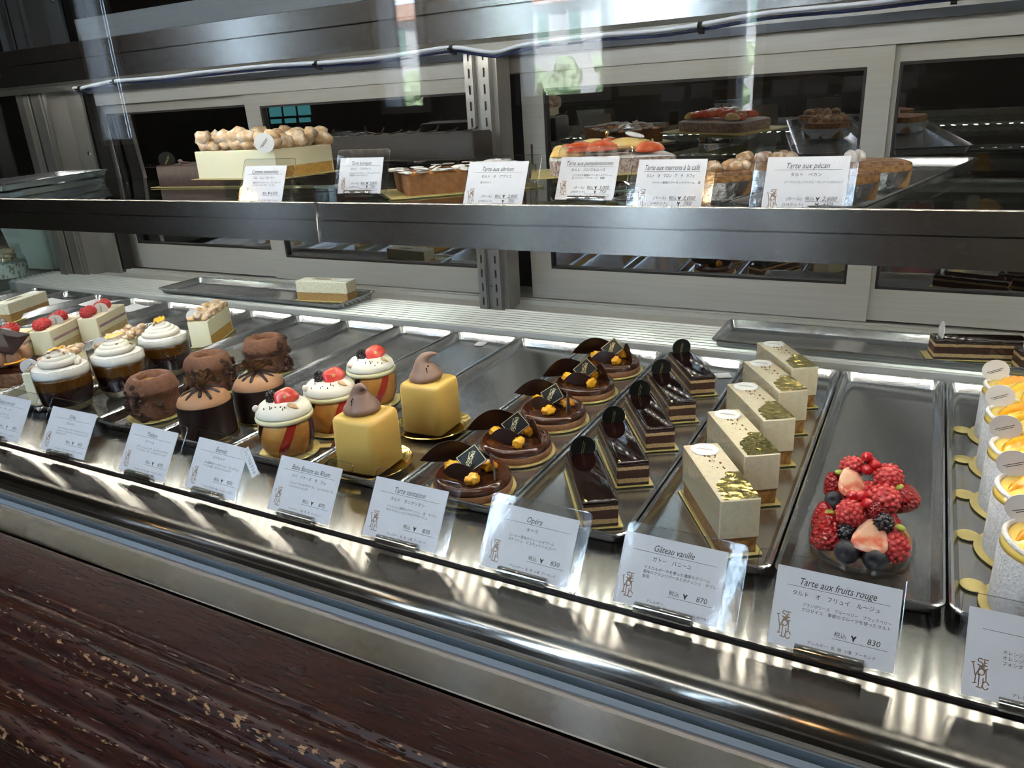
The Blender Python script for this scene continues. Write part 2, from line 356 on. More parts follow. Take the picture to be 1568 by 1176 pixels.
# ribbed back ledge
pr = [(1.008, -.02), (1.008, .0185), (1.0095, .020)]
y = 1.014
while y < 1.115:
    pr += [(y, .0195), (y+.002, .0222), (y+.0055, .0222), (y+.0075, .0195)]; y += .0125
pr += [(1.121, .020), (1.121, -.02)]
MB().xprof(pr, XL, .16).xprof(pr, .1604, XR).done('ribbed_ledge', ribm, dc, 30)
MB().b3(XL, XR, 1.1215, 1.30, -.02, .018).done('back_sill', alu, dc)
MB().xprof([(1.172, .018), (1.172, .026), (1.178, .026), (1.178, .020), (1.186, .020), (1.186, .026), (1.190, .026), (1.190, .018)], XL, XR).done('door_track', alu, dc)
TILT = .036
def yd(z, y0): return y0-TILT*z
def slab(mb, x0, x1, z0, z1, y0, th, mi=0):
    """upright slab in the slightly leaning door plane"""
    p = [(x0, z0), (x1, z0), (x1, z1), (x0, z1)]
    mb.loft([[(x, yd(z, y0), z) for x, z in p], [(x, yd(z, y0)+th, z) for x, z in p]]); return mb
mirr = clear('door_glass', (.50, .54, .54), .58, 1.5, .0, .8)
def door(x0, x1, gx0, gx1, y0, z0, z1, gz0, gz1, lab):
    m = MB()
    slab(m, x0, gx0, z0, z1, y0, .02); slab(m, gx1, x1, z0, z1, y0, .02)
    slab(m, gx0, gx1, z0, gz0, y0, .02); slab(m, gx0, gx1, gz1, z1, y0, .02)
    d = m.done('sliding_door', alu, dc, label=lab)
    g = MB(); t = .004
    slab(g, gx0, gx0+t, gz0, gz1, y0+.001, .012); slab(g, gx1-t, gx1, gz0, gz1, y0+.001, .012)
    slab(g, gx0+t, gx1-t, gz0, gz0+t, y0+.001, .012); slab(g, gx0+t, gx1-t, gz1-t, gz1, y0+.001, .012)
    g.done('gasket', gasket, d)
    g = MB(); g.loft([[(x, yd(z, y0+.008), z) for x, z in ((gx0+t, gz0+t), (gx1-t, gz0+t), (gx1-t, gz1-t), (gx0+t, gz1-t))]], True, False)
    g.done('glass_pane', mirr, d)
door(-.617, -.06, -.577, -.092, 1.210, .022, .402, .077, .377, 'aluminium sliding door with mirror-like pane right of the slotted post')
door(-.0615, .75, -.0535, .70, 1.222, .022, .402, .070, .381, 'aluminium sliding door at the far end of the case')
door(-1.252, -.662, -1.212, -.702, 1.210, .022, .402, .070, .379, 'aluminium sliding door behind the tall cheesecake')
door(-1.76, -1.253, -1.715, -1.262, 1.222, .022, .402, .082, .384, 'aluminium sliding door at the left end of the case')
m = MB(); slab(m, XL, XR, .4025, .4285, 1.205, .04); m.done('door_head', alu, dc)
m = MB(); slab(m, XL, XR, .4286, .53, 1.19, .05); m.done('head_panel', M('head_panel_grey', (.16, .155, .15), .4, .6), dc)
m = MB(); slab(m, XL, XR, .531, .582, 1.205, .03); m.done('upper_rail', alu, dc)
m = MB(); slab(m, XL, XR, .583, .95, 1.215, .004); m.done('upper_pane', mirr, dc)
for xa in (-.50, -1.30, .3):
    m = MB(); slab(m, xa, xa+.04, .583, .95, 1.205, .02); m.done('upper_stile', alu, dc)
# slotted shelf posts
def post(xc, y0, ztop, lab):
    m = MB(); zb = .0186
    def strip(xa, xb):
        pitch = .0245; z = zb
        k = 0
        while z < ztop:
            m.b3(xa, xb, y0, y0+.003, z, min(ztop, z+.011))
            if z+.011 < ztop:
                zz = min(ztop, z+pitch); wslot = .0034; xm = (xa+xb)/2
                m.b3(xa, xm-wslot/2, y0, y0+.003, z+.011, zz); m.b3(xm+wslot/2, xb, y0, y0+.003, z+.011, zz)
            z += pitch
    strip(xc-.031, xc-.018); strip(xc-.004, xc+.009)
    m.b3(xc-.018, xc-.004, y0+.008, y0+.011, zb, ztop).b3(xc-.0185, xc-.017, y0+.003, y0+.01, zb, ztop).b3(xc-.005, xc-.0035, y0+.003, y0+.01, zb, ztop)
    m.b3(xc+.009, xc+.011, y0, y0+.07, zb, ztop).b3(xc-.033, xc-.031, y0, y0+.07, zb, ztop)
    m.b3(xc+.011, xc+.019, y0+.012, y0+.03, zb, ztop)
    p = m.done('slotted_post', aluV, dc, label=lab)
    MB().b3(xc-.0305, xc-.0185, y0+.0035, y0+.005, zb, ztop).b3(xc-.0035, xc+.0085, y0+.0035, y0+.005, zb, ztop).done('slot_back', gasket, p)
    MB().lathe([(.0035, 0), (.003, .0015), (.001, .002)], 12, (0, 0, 0)).done('screw', chrome, p, 40, loc=(xc-.011, y0+.006, .0625)).rotation_euler = (R(90), 0, 0)
    return p
post(-.636, 1.105, .96, 'slotted steel post between the two sliding door bays')
# end bay, left
m = MB().b3(-1.79, -1.775, 1.115, 1.165, .0186, .96).b3(-1.775, -1.72, 1.16, 1.166, .0186, .96).b3(-1.865, -1.84, 1.10, 1.13, .0186, .96).b3(-1.838, -1.792, 1.11, 1.12, .0186, .96)
e = m.done('end_post', aluV, dc, label='steel end post at the far left corner')
MB().b3(-1.83, -1.826, 1.1085, 1.1105, .02, .95).done('slot_line', gasket, e)
for z in (.30, .62): MB().lathe([(.006, 0), (.005, .003), (.002, .004)], 12).done('screw', chrome, e, 40, loc=(-1.735, 1.1595, z)).rotation_euler = (R(90), 0, 0)
MB().b3(-1.72, -1.716, 1.17, 1.20, .02, .95).b3(-1.775, -1.725, 1.168, 1.19, .02, .95).done('end_seal', gasket, dc)
MB().b3(-1.905, -1.899, .386, 1.11, -.02, .95).done('end_glass', clear('end_pane', (.80, .86, .84), .03, 1.5, .0, 1.), dc, label='clear glass end panel of the case')
# ------------------------------------------------------------------ glass shelves with steel fascia and LED strips
ledm = emit('led_white', (1., .93, .80), LED); ledr = emit('led_rear_white', (1., .95, .86), LEDR)
shelfglass = clear('shelf_glass', (.90, .95, .93), .01, 1.5, .0, 1.2)
edgeg = M('green_glass_edge', (.10, .30, .24), .1, 0, .8)
def shelf(name, label, x0, x1, zb, group, led=.042):
    """fascia bottom at zb"""
    t = thing(name, label, 'shelf', (0, 0, zb), 0, group)
    yf = .655
    p = [(yf, .0), (yf, .0238), (yf+.0022, .0240), (yf+.0022, .0252), (yf-.0006, .0256), (yf-.0006, .0435), (yf+.0002, .0442), (yf+.004, .0442), (yf+.004, .0322), (yf+.0025, .0315), (yf+.0025, .0255), (yf+.003, .0252), (yf+.0035, .0252), (yf+.0035, .0245), (yf+.0025, .0245), (yf+.0016, .0212), (yf+.0016, 0)]
    MB().xprof(p, x0, x1).done('fascia', steel, t)
    MB().b3(x0+.001, x1-.001, yf+.0045, 1.095, .0262, .0315).done('glass_pane', shelfglass, t)
    MB().b3(x0+.001, x1-.001, 1.058, 1.07, .0215, .026).b3(x0+.001, x1-.001, 1.008, 1.0095, .0165, .026).done('shelf_bar', aluV, t)
    if led:
        MB().b3(x0+.002, x1-.002, yf+led, yf+led+.022, .0228, .0243).done('led_board', whitep, t)
        m = MB(); n = int((x1-x0-.03)/.0185)
        for i in range(n):
            x = x0+.015+.0185*i
            m.b3(x-.0035, x+.0035, yf+led+.0075, yf+led+.0145, .0210, .0227)
        m.done('led_diode', ledm, t, kind='stuff')
        MB().b3(x0+.002, x1-.002, 1.010, 1.032, .0240, .0255).done('led_board', whitep, t)
        m = MB()
        for i in range(n):
            x = x0+.015+.0185*i
            m.b3(x-.003, x+.003, 1.015, 1.021, .0222, .0239)
        m.done('led_diode', ledr, t, kind='stuff')
    return t
shelf('display_shelf', 'left section of the middle glass shelf, ending at the fascia joint', -1.89, -.6035, .218, 'middle shelf sections')
shelf('display_shelf', 'long right section of the middle glass shelf, carrying the grapefruit tart', -.5985, 1.1, .218, 'middle shelf sections')
shelf('display_shelf', 'upper glass shelf with cable clipped along its steel fascia', -1.89, 1.1, .4105, None, .004)
# a third light run high above, under the case roof
m = MB().b3(XL, XR, .40, 1.25, .96, .975); m.done('case_roof', alu, dc)
# cable under the upper shelf
pts = [(-.99, .668, .398), (-.975, .651, .4015), (-.951, .645, .4005), (-.92, .644, .4025), (-.882, .643, .4045), (-.80, .643, .4035), (-.725, .643, .4045), (-.627, .643, .4045), (-.563, .643, .4025), (-.49, .643, .4015), (-.44, .643, .4035), (-.401, .643, .4045), (-.375, .643, .400), (-.357, .643, .397), (-.34, .643, .399), (-.322, .643, .4010), (-.26, .643, .4025), (-.206, .643, .4015), (-.172, .643, .4030), (-.12, .643, .4065), (-.06, .643, .4060), (.0, .643, .407), (.1, .643, .406)]
def smooth(p, n=4):
    P = [Vector(q) for q in p]; out = []
    for i in range(len(P)-1):
        a, b, c, d = P[max(i-1, 0)], P[i], P[i+1], P[min(i+2, len(P)-1)]
        for k in range(n):
            u = k/n; out.append(.5*((2*b)+(c-a)*u+(2*a-5*b+4*c-d)*u*u+(3*b-a-3*c+d)*u**3))
    return out+[P[-1]]
cb = thing('cable', 'thin grey cable tied along the lower edge of the upper fascia', 'cable', (0, 0, 0))
MB().tube(smooth(pts), .0019, 8).done('wire', M('grey_cable', (.80, .80, .82), .35), cb, 60)
MB().tube(smooth([(x, y+.003, z-.0032) for x, y, z in pts]), .0014, 8).done('wire', M('blue_cable', (.02, .03, .12), .4), cb, 60, label='dark blue wire')
for x, z in ((-.951, .4005), (-.563, .4025), (-.401, .4045), (-.172, .403), (-.882, .4045), (.0, .407)):
    MB().lathe([(.0042, -.002), (.0042, .002), (.003, .002), (.003, -.002)], 12, cap0=False, cap1=False).box((0, -.005, 0), (.002, .006, .0015)).box((.003, .003, 0), (.004, .003, .004)).done('cable_tie', gasket, cb, loc=(x, .6445, z-.0015)).rotation_euler = (0, R(90), 0)

# ------------------------------------------------------------------ steel trays
HX, HY = .0572, .245
def traymesh():
    L = [(HX-.010, HY-.010, .006, .0004), (HX-.0085, HY-.0085, .0065, .0008), (HX-.0045, HY-.0045, .008, .0098), (HX-.0035, HY-.0035, .009, .0114), (HX-.0015, HY-.0015, .010, .0120), (HX, HY, .011, .0112), (HX, HY, .011, .0096), (HX-.0015, HY-.0015, .010, .0090), (HX-.0035, HY-.0035, .009, .0092), (HX-.0072, HY-.0072, .0075, .0004), (HX-.010, HY-.010, .006, 0)]
    return MB().rr(L, k=5)
tray0 = traymesh().done('cake_tray', traym, None, 40)
first = [True]
def tray(x, y, z, rz, label, group):
    o = tray0 if first[0] else tray0.copy()
    if not first[0]: COL.objects.link(o)
    first[0] = False
    o.location = (x, y, z); o.rotation_euler = (0, 0, rz); return tag(o, label, 'tray', group)
PX = .1165; XG = .0456
LAB = ['steel tray under the orange topped cakes', 'steel tray holding the lone red berry tart', 'steel tray carrying the vanilla bars with gold leaf', 'steel tray carrying the opera bars with black discs', 'steel tray under the glazed chocolate tarts', 'steel tray under the two yellow cubes', 'steel tray under the striped cream topped babas', 'steel tray under the dark chocolate domes',
       'steel tray under the hollow chocolate cylinders', 'steel tray carrying the dessert glasses', 'steel tray under the nut topped cheesecake slices', 'empty looking steel tray between nut cheesecakes and raspberry cakes', 'steel tray under the raspberry cake slices', 'steel tray with white slip left of the raspberry cakes', 'steel tray carrying the pale bar with golden sponge', 'steel tray with folded white paper near the end glass', 'outermost steel tray on the deck by the end glass']
for i in range(len(LAB)):
    tray(XG+PX/2-PX*i, .76, 0, 0, LAB[i], 'steel trays on the lower deck')
tray(.002, 1.068, .0224, R(90), 'steel tray lying lengthwise on the back ledge under two opera bars', 'steel trays on the back ledge')
tray(-1.156, 1.072, .0224, R(90), 'steel tray lying lengthwise on the back ledge under the pale bar', 'steel trays on the back ledge')
# white paper slips lying in empty trays
def slip(x, y, rz, w, d, label, z=.0008, bend=.0):
    b = MB(); n = 6
    g = [[(-w/2+w*i/n, -d/2, bend*(i/n*2-1)**2) for i in range(n+1)], [(-w/2+w*i/n, d/2, bend*(i/n*2-1)**2) for i in range(n+1)]]
    b.loft([[(x_, y_, z_) for x_, y_, z_ in g[0]], g[1]], False, False, False)
    b.loft([[(x_, y_, z_+.0006) for x_, y_, z_ in g[1]], [(x_, y_, z_+.0006) for x_, y_, z_ in g[0]]], False, False, False)
    bmesh.ops.remove_doubles(b.bm, verts=b.bm.verts, dist=1e-6)
    o = b.done('paper_slip', whitep); o.location = (x, y, z); o.rotation_euler = (0, 0, rz); return tag(o, label, 'paper slip', 'white slips in the trays')
slip(-.598, .982, R(8), .016, .02, 'small white slip in the tray behind the striped babas')
slip(-.405, .968, R(10), .02, .02, 'small white slip in the tray behind the chocolate tarts')
sl = slip(-.212, .962, R(30), .02, .018, 'small white slip with black square beside the rearmost opera bar')
slip(-1.39, .965, R(15), .07, .05, 'folded white paper nearest the raspberry slices', .0016, .006)
slip(-1.53, .97, R(12), .07, .05, 'white paper between two others at the back left', .0016, .004)
slip(-1.645, .94, R(10), .08, .06, 'white paper farthest left near the end glass', .0016, .004)

# ------------------------------------------------------------------ price cards
FB = {}
def text_into(bm, body, size, u, v, align, shear, put, fit=None, wx=1.):
    cu = bpy.data.curves.new('t', 'FONT'); cu.body = body; cu.size = size; cu.shear = shear; cu.align_x = align; cu.resolution_u = 2
    o = bpy.data.objects.new('t', cu); COL.objects.link(o)
    dg = bpy.context.evaluated_depsgraph_get(); me = bpy.data.meshes.new_from_object(o.evaluated_get(dg))
    xs = [q.co.x for q in me.vertices] or [0]
    k = wx
    if fit and (max(xs)-min(xs))*wx > fit: k = fit/(max(xs)-min(xs))
    vs = [bm.verts.new(put(u+q.co.x*k, v+q.co.y)) for q in me.vertices]
    for p in me.polygons:
        try: bm.faces.new([vs[i] for i in p.vertices])
        except ValueError: pass
    bpy.data.objects.remove(o); bpy.data.curves.remove(cu); bpy.data.meshes.remove(me)
def strokes(bm, lines, put, w):
    for ln in lines:
        for (a, b) in zip(ln, ln[1:]):
            a = Vector(a); b = Vector(b); d = (b-a); L_ = d.length
            if L_ < 1e-9: continue
            d /= L_; n = Vector((-d.y, d.x))*w/2; a2 = a-d*w*.3; b2 = b+d*w*.3
            try: bm.faces.new([bm.verts.new(put(*(q))) for q in (a2-n, b2-n, b2+n, a2+n)])
            except ValueError: pass
def arc(cx, cy, rx, ry, a0, a1, n=8): return [(cx+rx*math.cos(R(a0+(a1-a0)*i/n)), cy+ry*math.sin(R(a0+(a1-a0)*i/n))) for i in range(n+1)]
def monogram(h):
    """interlaced monogram strokes within a box of height 1, scaled to h"""
    L = [[(.12, .80), (.26, .40)], [(.05, .82), (.19, .84)], [(.26, .40), (.42, .70)],
         arc(.42, .93, .10, .06, 30, 270), arc(.42, .81, .11, .06, 90, -150), [(.60, .97), (.58, .76)], [(.56, .98), (.74, .97)], [(.58, .87), (.70, .87)], [(.56, .76), (.72, .78)],
         [(.36, .78), (.66, .60)], [(.38, .60), (.64, .80)], arc(.50, .55, .13, .10, 0, 360, 12), arc(.50, .68, .10, .06, 0, 180), [(.68, .66), (.72, .30)], [(.62, .64), (.76, .68)],
         [(.28, .46), (.26, .16)], [(.18, .15), (.33, .17)], [(.30, .47), (.44, .44)], [(.42, .42), (.42, .06)], [(.34, .05), (.56, .03)], [(.56, .05), (.58, .12)], arc(.72, .14, .13, .13, 40, 330, 9), [(.60, .36), (.60, .2)], [(.80, .22), (.86, .18)]]
    return [[(x*h*.70, y*h) for x, y in l] for l in L]
def yen(bm, u, v, s, put):
    strokes(bm, [[(u-.42*s, v+s), (u, v+.48*s)], [(u+.42*s, v+s), (u, v+.48*s)], [(u, v+.5*s), (u, v)]], put, s*.34)
    strokes(bm, [[(u-.33*s, v+.40*s), (u+.33*s, v+.40*s)]], put, s*.10)
def card(label, x, y, z, lean, rz, title, kana, desc, price, allergen, w=.076, h=.052, price2=None, sleeve=(.088, .064, 0, .004), clip='front', ft=None, extra=None, group='price cards along the lower deck', cx=.0, clipw=.042):
    t = thing('price_card', label, 'price card', (x, y, z), rz, group)
    sl_, cl_ = math.sin(lean), math.cos(lean)
    def P(off):
        def put(u, v, o=0.): return (u, v*sl_-(off+o)*cl_, v*cl_+(off+o)*sl_)
        return put
    def rrect(hx, h0, h1, r, off, cu=0.):
        pts = []
        for qx, qv, a0 in ((1, 1, 0), (-1, 1, 90), (-1, 0, 180), (1, 0, 270)):
            for i in range(5):
                a = R(a0+22.5*i); pts.append(P(off)(cu+qx*(hx-r)+r*math.cos(a), (h1-r if qv else h0+r)+r*math.sin(a)))
        return pts
    b = MB(); b.loft([rrect(w/2, .0015, .0015+h, .0004, 0), rrect(w/2, .0015, .0015+h, .0004, .0003)]); pp = b.done('paper', whitep, t)
    put = P(.00045); bm = bmesh.new()
    v1 = .0015
    two = price2 is not None
    text_into(bm, title, .0068, (ft or 0), v1+h*.80, 'CENTER', .32, put, w*.80, .78)
    strokes(bm, [[(-w*.40, v1+h*.775), (w*.42, v1+h*.775)]], put, .00025)
    text_into(bm, kana, .0036, (ft or 0), v1+h*.665, 'CENTER', 0, put, w*.7)
    for i, d in enumerate(desc): text_into(bm, d, .0027, -w*.26, v1+h*(.545-.062*i), 'LEFT', 0, put, w*.70)
    if two:
        text_into(bm, '(ホール)', .0034, -w*.20, v1+h*.255, 'LEFT', .1, put); text_into(bm, '税込', .0036, w*.03, v1+h*.255, 'LEFT', 0, put)
        yen(bm, w*.18, v1+h*.25, .0027, put); text_into(bm, price, .0050, w*.40, v1+h*.25, 'RIGHT', .3, put)
        text_into(bm, '(1/4カット)', .0034, -w*.24, v1+h*.155, 'LEFT', .1, put); yen(bm, w*.18, v1+h*.15, .0027, put); text_into(bm, price2, .0050, w*.36, v1+h*.15, 'RIGHT', .3, put)
        strokes(bm, [[(w*.03, v1+h*.235), (w*.43, v1+h*.235)], [(w*.0, v1+h*.135), (w*.41, v1+h*.135)]], put, .00025)
    else:
        text_into(bm, '税込', .0038, w*.02, v1+h*.265, 'LEFT', 0, put); yen(bm, w*.175, v1+h*.262, .0029, put)
        text_into(bm, price, .0052, w*.38, v1+h*.262, 'RIGHT', .12, put); strokes(bm, [[(w*.01, v1+h*.235), (w*.44, v1+h*.235)]], put, .00025)
    for i, d in enumerate(allergen): text_into(bm, d, .0025, -w*.18+w*.12*i, v1+h*(.07 if two else .10)-h*.055*i, 'LEFT', 0, put, w*.62)
    me = bpy.data.meshes.new('lettering'); bm.to_mesh(me); bm.free(); me.materials.append(ink)
    o = bpy.data.objects.new('lettering', me); COL.objects.link(o); o.parent = pp
    bm = bmesh.new(); s = h*.34
    strokes(bm, [[(q[0]-w*.46, q[1]+v1+h*.10) for q in l] for l in monogram(s)], put, .00062)
    me = bpy.data.meshes.new('monogram'); bm.to_mesh(me); bm.free(); me.materials.append(brownink)
    o = bpy.data.objects.new('monogram', me); COL.objects.link(o); o.parent = pp
    sw, sh, su, r = sleeve; v0 = .0
    b = MB(); b.loft([rrect(sw/2, v0, v0+sh, r, .0010, su)], True, False); b.loft([rrect(sw/2, v0, v0+sh, r, -.0006, su)], True, False); sv = b.done('plastic_sleeve', sleevem, t)
    rim = rrect(sw/2, v0, v0+sh, r, .0003, su)
    MB().tube(rim+[rim[0]], .00035, 5).done('sleeve_edge', clear('sleeve_rim', (.85, .87, .88), .12, 1.5, .1, 1.5), sv)
    # clear roll clip that holds the sleeve
    rr_ = .0042; cc = (-.0005, .0016)
    pr_ = [(cc[0]+rr_*math.cos(R(a)), cc[1]+rr_*math.sin(R(a))) for a in range(60, 400, 20)]+[(cc[0]+(rr_-.0009)*math.cos(R(a)), cc[1]+(rr_-.0009)*math.sin(R(a))) for a in range(380, 40, -20)]
    MB().xprof([(a, b_) for a, b_ in pr_], cx-clipw/2, cx+clipw/2).done('clip', clear('clip_plastic', (.62, .64, .64), .30, 1.5, .06, 1.4), t, 50)
    if extra:
        e = MB(); q = []
        for a, b_ in ((-.016, -.0045), (.016, -.0045), (.016, .0045), (-.016, .0045)): q.append((a, b_))
        ca, sa = math.cos(R(-43)), math.sin(R(-43))
        def pe(a, b_, o_=0.): return P(.0016)(w*.5+.008+a*ca-b_*sa, h*.80+a*sa+b_*ca, o_)
        e.loft([[pe(*p) for p in q], [pe(*p, .0004) for p in q]]); ex = e.done('recommendation_tag', whitep, t)
        bm = bmesh.new(); text_into(bm, extra, .0052, 0, -.0018, 'CENTER', 0, lambda a, b_: pe(a, b_, .0006), .029)
        me = bpy.data.meshes.new('lettering'); bm.to_mesh(me); bm.free(); me.materials.append(ink); o = bpy.data.objects.new('lettering', me); COL.objects.link(o); o.parent = ex
        e = MB(); q = [(-.0185, -.0065), (.0185, -.0065), (.0185, .0065), (-.0185, .0065)]; e.loft([[pe(*p, .0009) for p in q]], True, False); e.done('tag_cover', sleevem, ex)
    return t
AL = 'アレルギー:  乳  卵  小麦  アーモンド'
LN = R(33); YC = .4398; ZC = .0040
card('price card lettered Tarte aux fruits rouge below the berry tart', -.0215, YC, ZC, LN, R(1), 'Tarte aux fruits rouge', 'タルト　オ　フリュイ　ルージュ', ['フランボワーズ　ブルーベリー　ブラックベリー', 'グロゼイユ　季節のフルーツを使ったタルト'], '830', [AL], sleeve=(.091, .062, -.006, .003))
card('price card lettered Gâteau vanille below the pale vanilla bars', -.1315, YC, ZC, LN, R(0), 'Gâteau vanille', 'ガトー　バニーユ', ['マスカルポーネを使った濃厚なクリーム', '風味のフランジパーヌとガナッシュ　サブレ', '金箔'], '870', ['アレルギー:', '乳  卵  小麦  アーモンド  ゼラチン'], sleeve=(.088, .061, .007, .004))
card('price card lettered Opéra below the black disc bars', -.2445, YC, ZC, LN, R(-1), 'Opéra', 'オペラ', ['コーヒー風味のクレームオブール', 'ガナッシュ　ビスキュイジョコンド'], '830', [AL], w=.075, sleeve=(.088, .061, .003, .004))
card('price card lettered Tarte tentation left of the Opéra card', -.3645, YC, ZC, LN, R(0), 'Tarte tentation', 'タルト　タンタシオン', ['パッション風味のガナッシュ　杏　サブレ', 'キャラメルショコラのグラサージュ'], '830', [AL], sleeve=(.089, .062, .005, .004))
card('price card lettered Baba Banane au Rhum before the striped babas', -.479, YC, ZC, LN, R(-1), 'Baba Banane au Rhum', 'ババ　バナーヌ　オ　ラム', ['ラムレーズンのサヴァラン　ムースバナーヌ', 'シャンティショコラ'], '870', ['アレルギー:  小麦  乳  卵  アーモンド', 'バナナ  ゼラチン'], sleeve=(.088, .060, .005, .004), ft=.002)
card('price card lettered Everest with a slanted tag on its corner', -.5955, YC, ZC, LN, R(-2), 'Everest', 'エベレスト', ['ラム風味のチーズクリーム　マンゴジュレ', 'さくらの葉　ビスキュイショコラ'], '830', [AL+'  ゼラチン'], w=.073, sleeve=(.090, .061, .001, .004), extra='シェフのおすすめ')
card('price card lettered Théâtre before the hollow chocolate cylinders', -.6985, YC, ZC, LN, R(-1), 'Théâtre', 'テアトル', ['ガナッシュショコラ　ムースショコラオレ', 'フィヤンティーヌ　ビスキュイショコラ'], '870', [AL+'  ゼラチン'], w=.075, sleeve=(.096, .062, .001, .004), ft=-.001)
card('price card lettered Ordu before the dessert glasses', -.836, YC, ZC, LN, R(1), 'Ordu', 'オルドゥ', ['クレームブリュレバニーユ　アメリカンコーヒージュレ', 'シャンティ　コンフィチュ　クレームアングレーズ', 'カラメルチップ'], '870', [AL+'  ゼラチン'], w=.080, sleeve=(.100, .063, .004, .004))
card('price card cut off by the left edge before the chocolate praline cake', -.968, YC, ZC, LN, R(0), 'Gâteau aux noix', 'ガトー　オ　ノワ', ['ミルクチョコレートのクリーム', 'くるみのビスキュイ　キャラメル', 'オレンジ'], '870', [AL+'  ゼラチン'], w=.095, sleeve=(.112, .063, .002, .004))
card('price card cut off by the right edge below the orange topped cakes', .093, YC, ZC, LN, R(1), 'Gâteau orange', 'ガトー　オランジュ', ['オレンジ風味のチーズクリームとオレンジジュレ', 'オレンジ風味のスポンジ', 'フォンダン　オレンジコンフィ'], '870', ['アレルギー:', '乳  卵  小麦  アーモンド'], w=.080, sleeve=(.092, .062, .002, .004), ft=.022)
UG = 'price cards on the middle shelf'
ZS = .2500
card('price card lettered Comme newyorkais before the tall cheesecake', -.709, .676, ZS+.004, R(24), R(0), 'Comme newyorkais', 'コム　ニューヨーカー', ['濃厚なチーズクリーム　パンプローブ', 'シナモンクランブル　クッキー'], '4,500', [AL], w=.068, h=.048, sleeve=(.084, .058, .005, .004), group=UG)
card('price card lettered Tarte kumquat left of the almond tart', -.650, .79, ZS+.0045, R(20), R(2), 'Tarte kumquat', 'タルト　クムカット', ['きんかんのコンポート　クレームアプリコ', '自家製クッキーのサブレ'], '2,800', [AL], w=.068, h=.046, price2='700', sleeve=(.082, .058, .002, .004), group=UG)
card('price card lettered Tarte aux abricot before the almond tart', -.389, .676, ZS+.0025, R(25), R(-2), 'Tarte aux abricot', 'タルト　オ　アブリコ', ['杏のタルト'], '2,800', [AL], w=.070, h=.050, price2='700', sleeve=(.086, .058, .006, .004), group=UG)
card('price card lettered Tarte aux pamplemousses before the grapefruit tart', -.317, .745, ZS+.0045, R(25), R(-3), 'Tarte aux pamplemousses', 'タルト　パンプルムース', ['ピスタチオ風味のアーモンドクリーム', 'ピンクグレープフルーツ　胡椒'], '3,000', [AL], w=.067, h=.046, price2='750', sleeve=(.084, .058, .004, .004), group=UG, cx=.004)
card('price card lettered Tarte aux marrons à la café, beside the chestnut pieces', -.207, .672, ZS+.0025, R(23), R(-3), 'Tarte aux marrons à la café', 'タルト　オ　マロン　ア　ラ　カフェ', ['コーヒー風味のアーモンドクリーム　栗'], '3,000', [AL], w=.064, h=.049, price2='750', sleeve=(.078, .055, .001, .004), group=UG)
card('price card lettered Tarte aux pécan before the pecan pieces', -.0915, .672, ZS+.0025, R(22), R(-2), 'Tarte aux pécan', 'タルト　ペカン', ['メープルシロップ入りピーカンナッツのタルト'], '2,600', [AL], w=.065, h=.049, price2='650', sleeve=(.081, .060, -.002, .004), group=UG)
# ------------------------------------------------------------------ cakes on the lower deck
ZT = .0014                                                   # tray floor
def disc(parent, name, c, r, rz, tilt, m, txtm=None, th=.0007, lines=2, prot=None):
    """round name disc standing upright (tilt=0) or lying (tilt=90); rz turns it about z"""
    b = MB(); b.lathe([(r, -th/2), (r, th/2)], 28)
    o = b.done(name, m, parent, 40, loc=c); o.rotation_euler = (R(90-tilt), 0, rz)
    if txtm:
        bm = bmesh.new()
        for k in range(lines):
            n = 9 if k == 0 else 7
            for i in range(n):
                x = -r*.62+r*1.24*(i+(9-n)/2)/9; v = .0006-.0016*k*r/.012
                strokes(bm, [[(x, v), (x+r*.09, v)]], lambda a, q: (a, q, th/2+.00015), .00065*r/.012)
        me = bpy.data.meshes.new('lettering'); bm.to_mesh(me); bm.free(); me.materials.append(txtm)
        q = bpy.data.objects.new('lettering', me); COL.objects.link(q); q.parent = o
        q.rotation_euler = (0, 0, R(prot if prot is not None else 60))
    return o
def board(parent, L_, W_, c=(0, 0), m=None, th=.001, r=.001):
    return MB().rr([(L_/2, W_/2, r, .0002), (L_/2, W_/2, r, th)], c, 2).done('gold_board', m or goldb, parent)
white_disc = M('white_disc', (.80, .80, .79), .5); black_disc = M('black_disc', (.008, .010, .009), .35, spec=.3); goldink = M('gold_ink', (.50, .40, .20), .35, .8)
pinkdisc = M('pale_disc', (.78, .74, .70), .5)
order = ['frontmost', 'second from the front', 'middle', 'second from the back', 'rearmost']

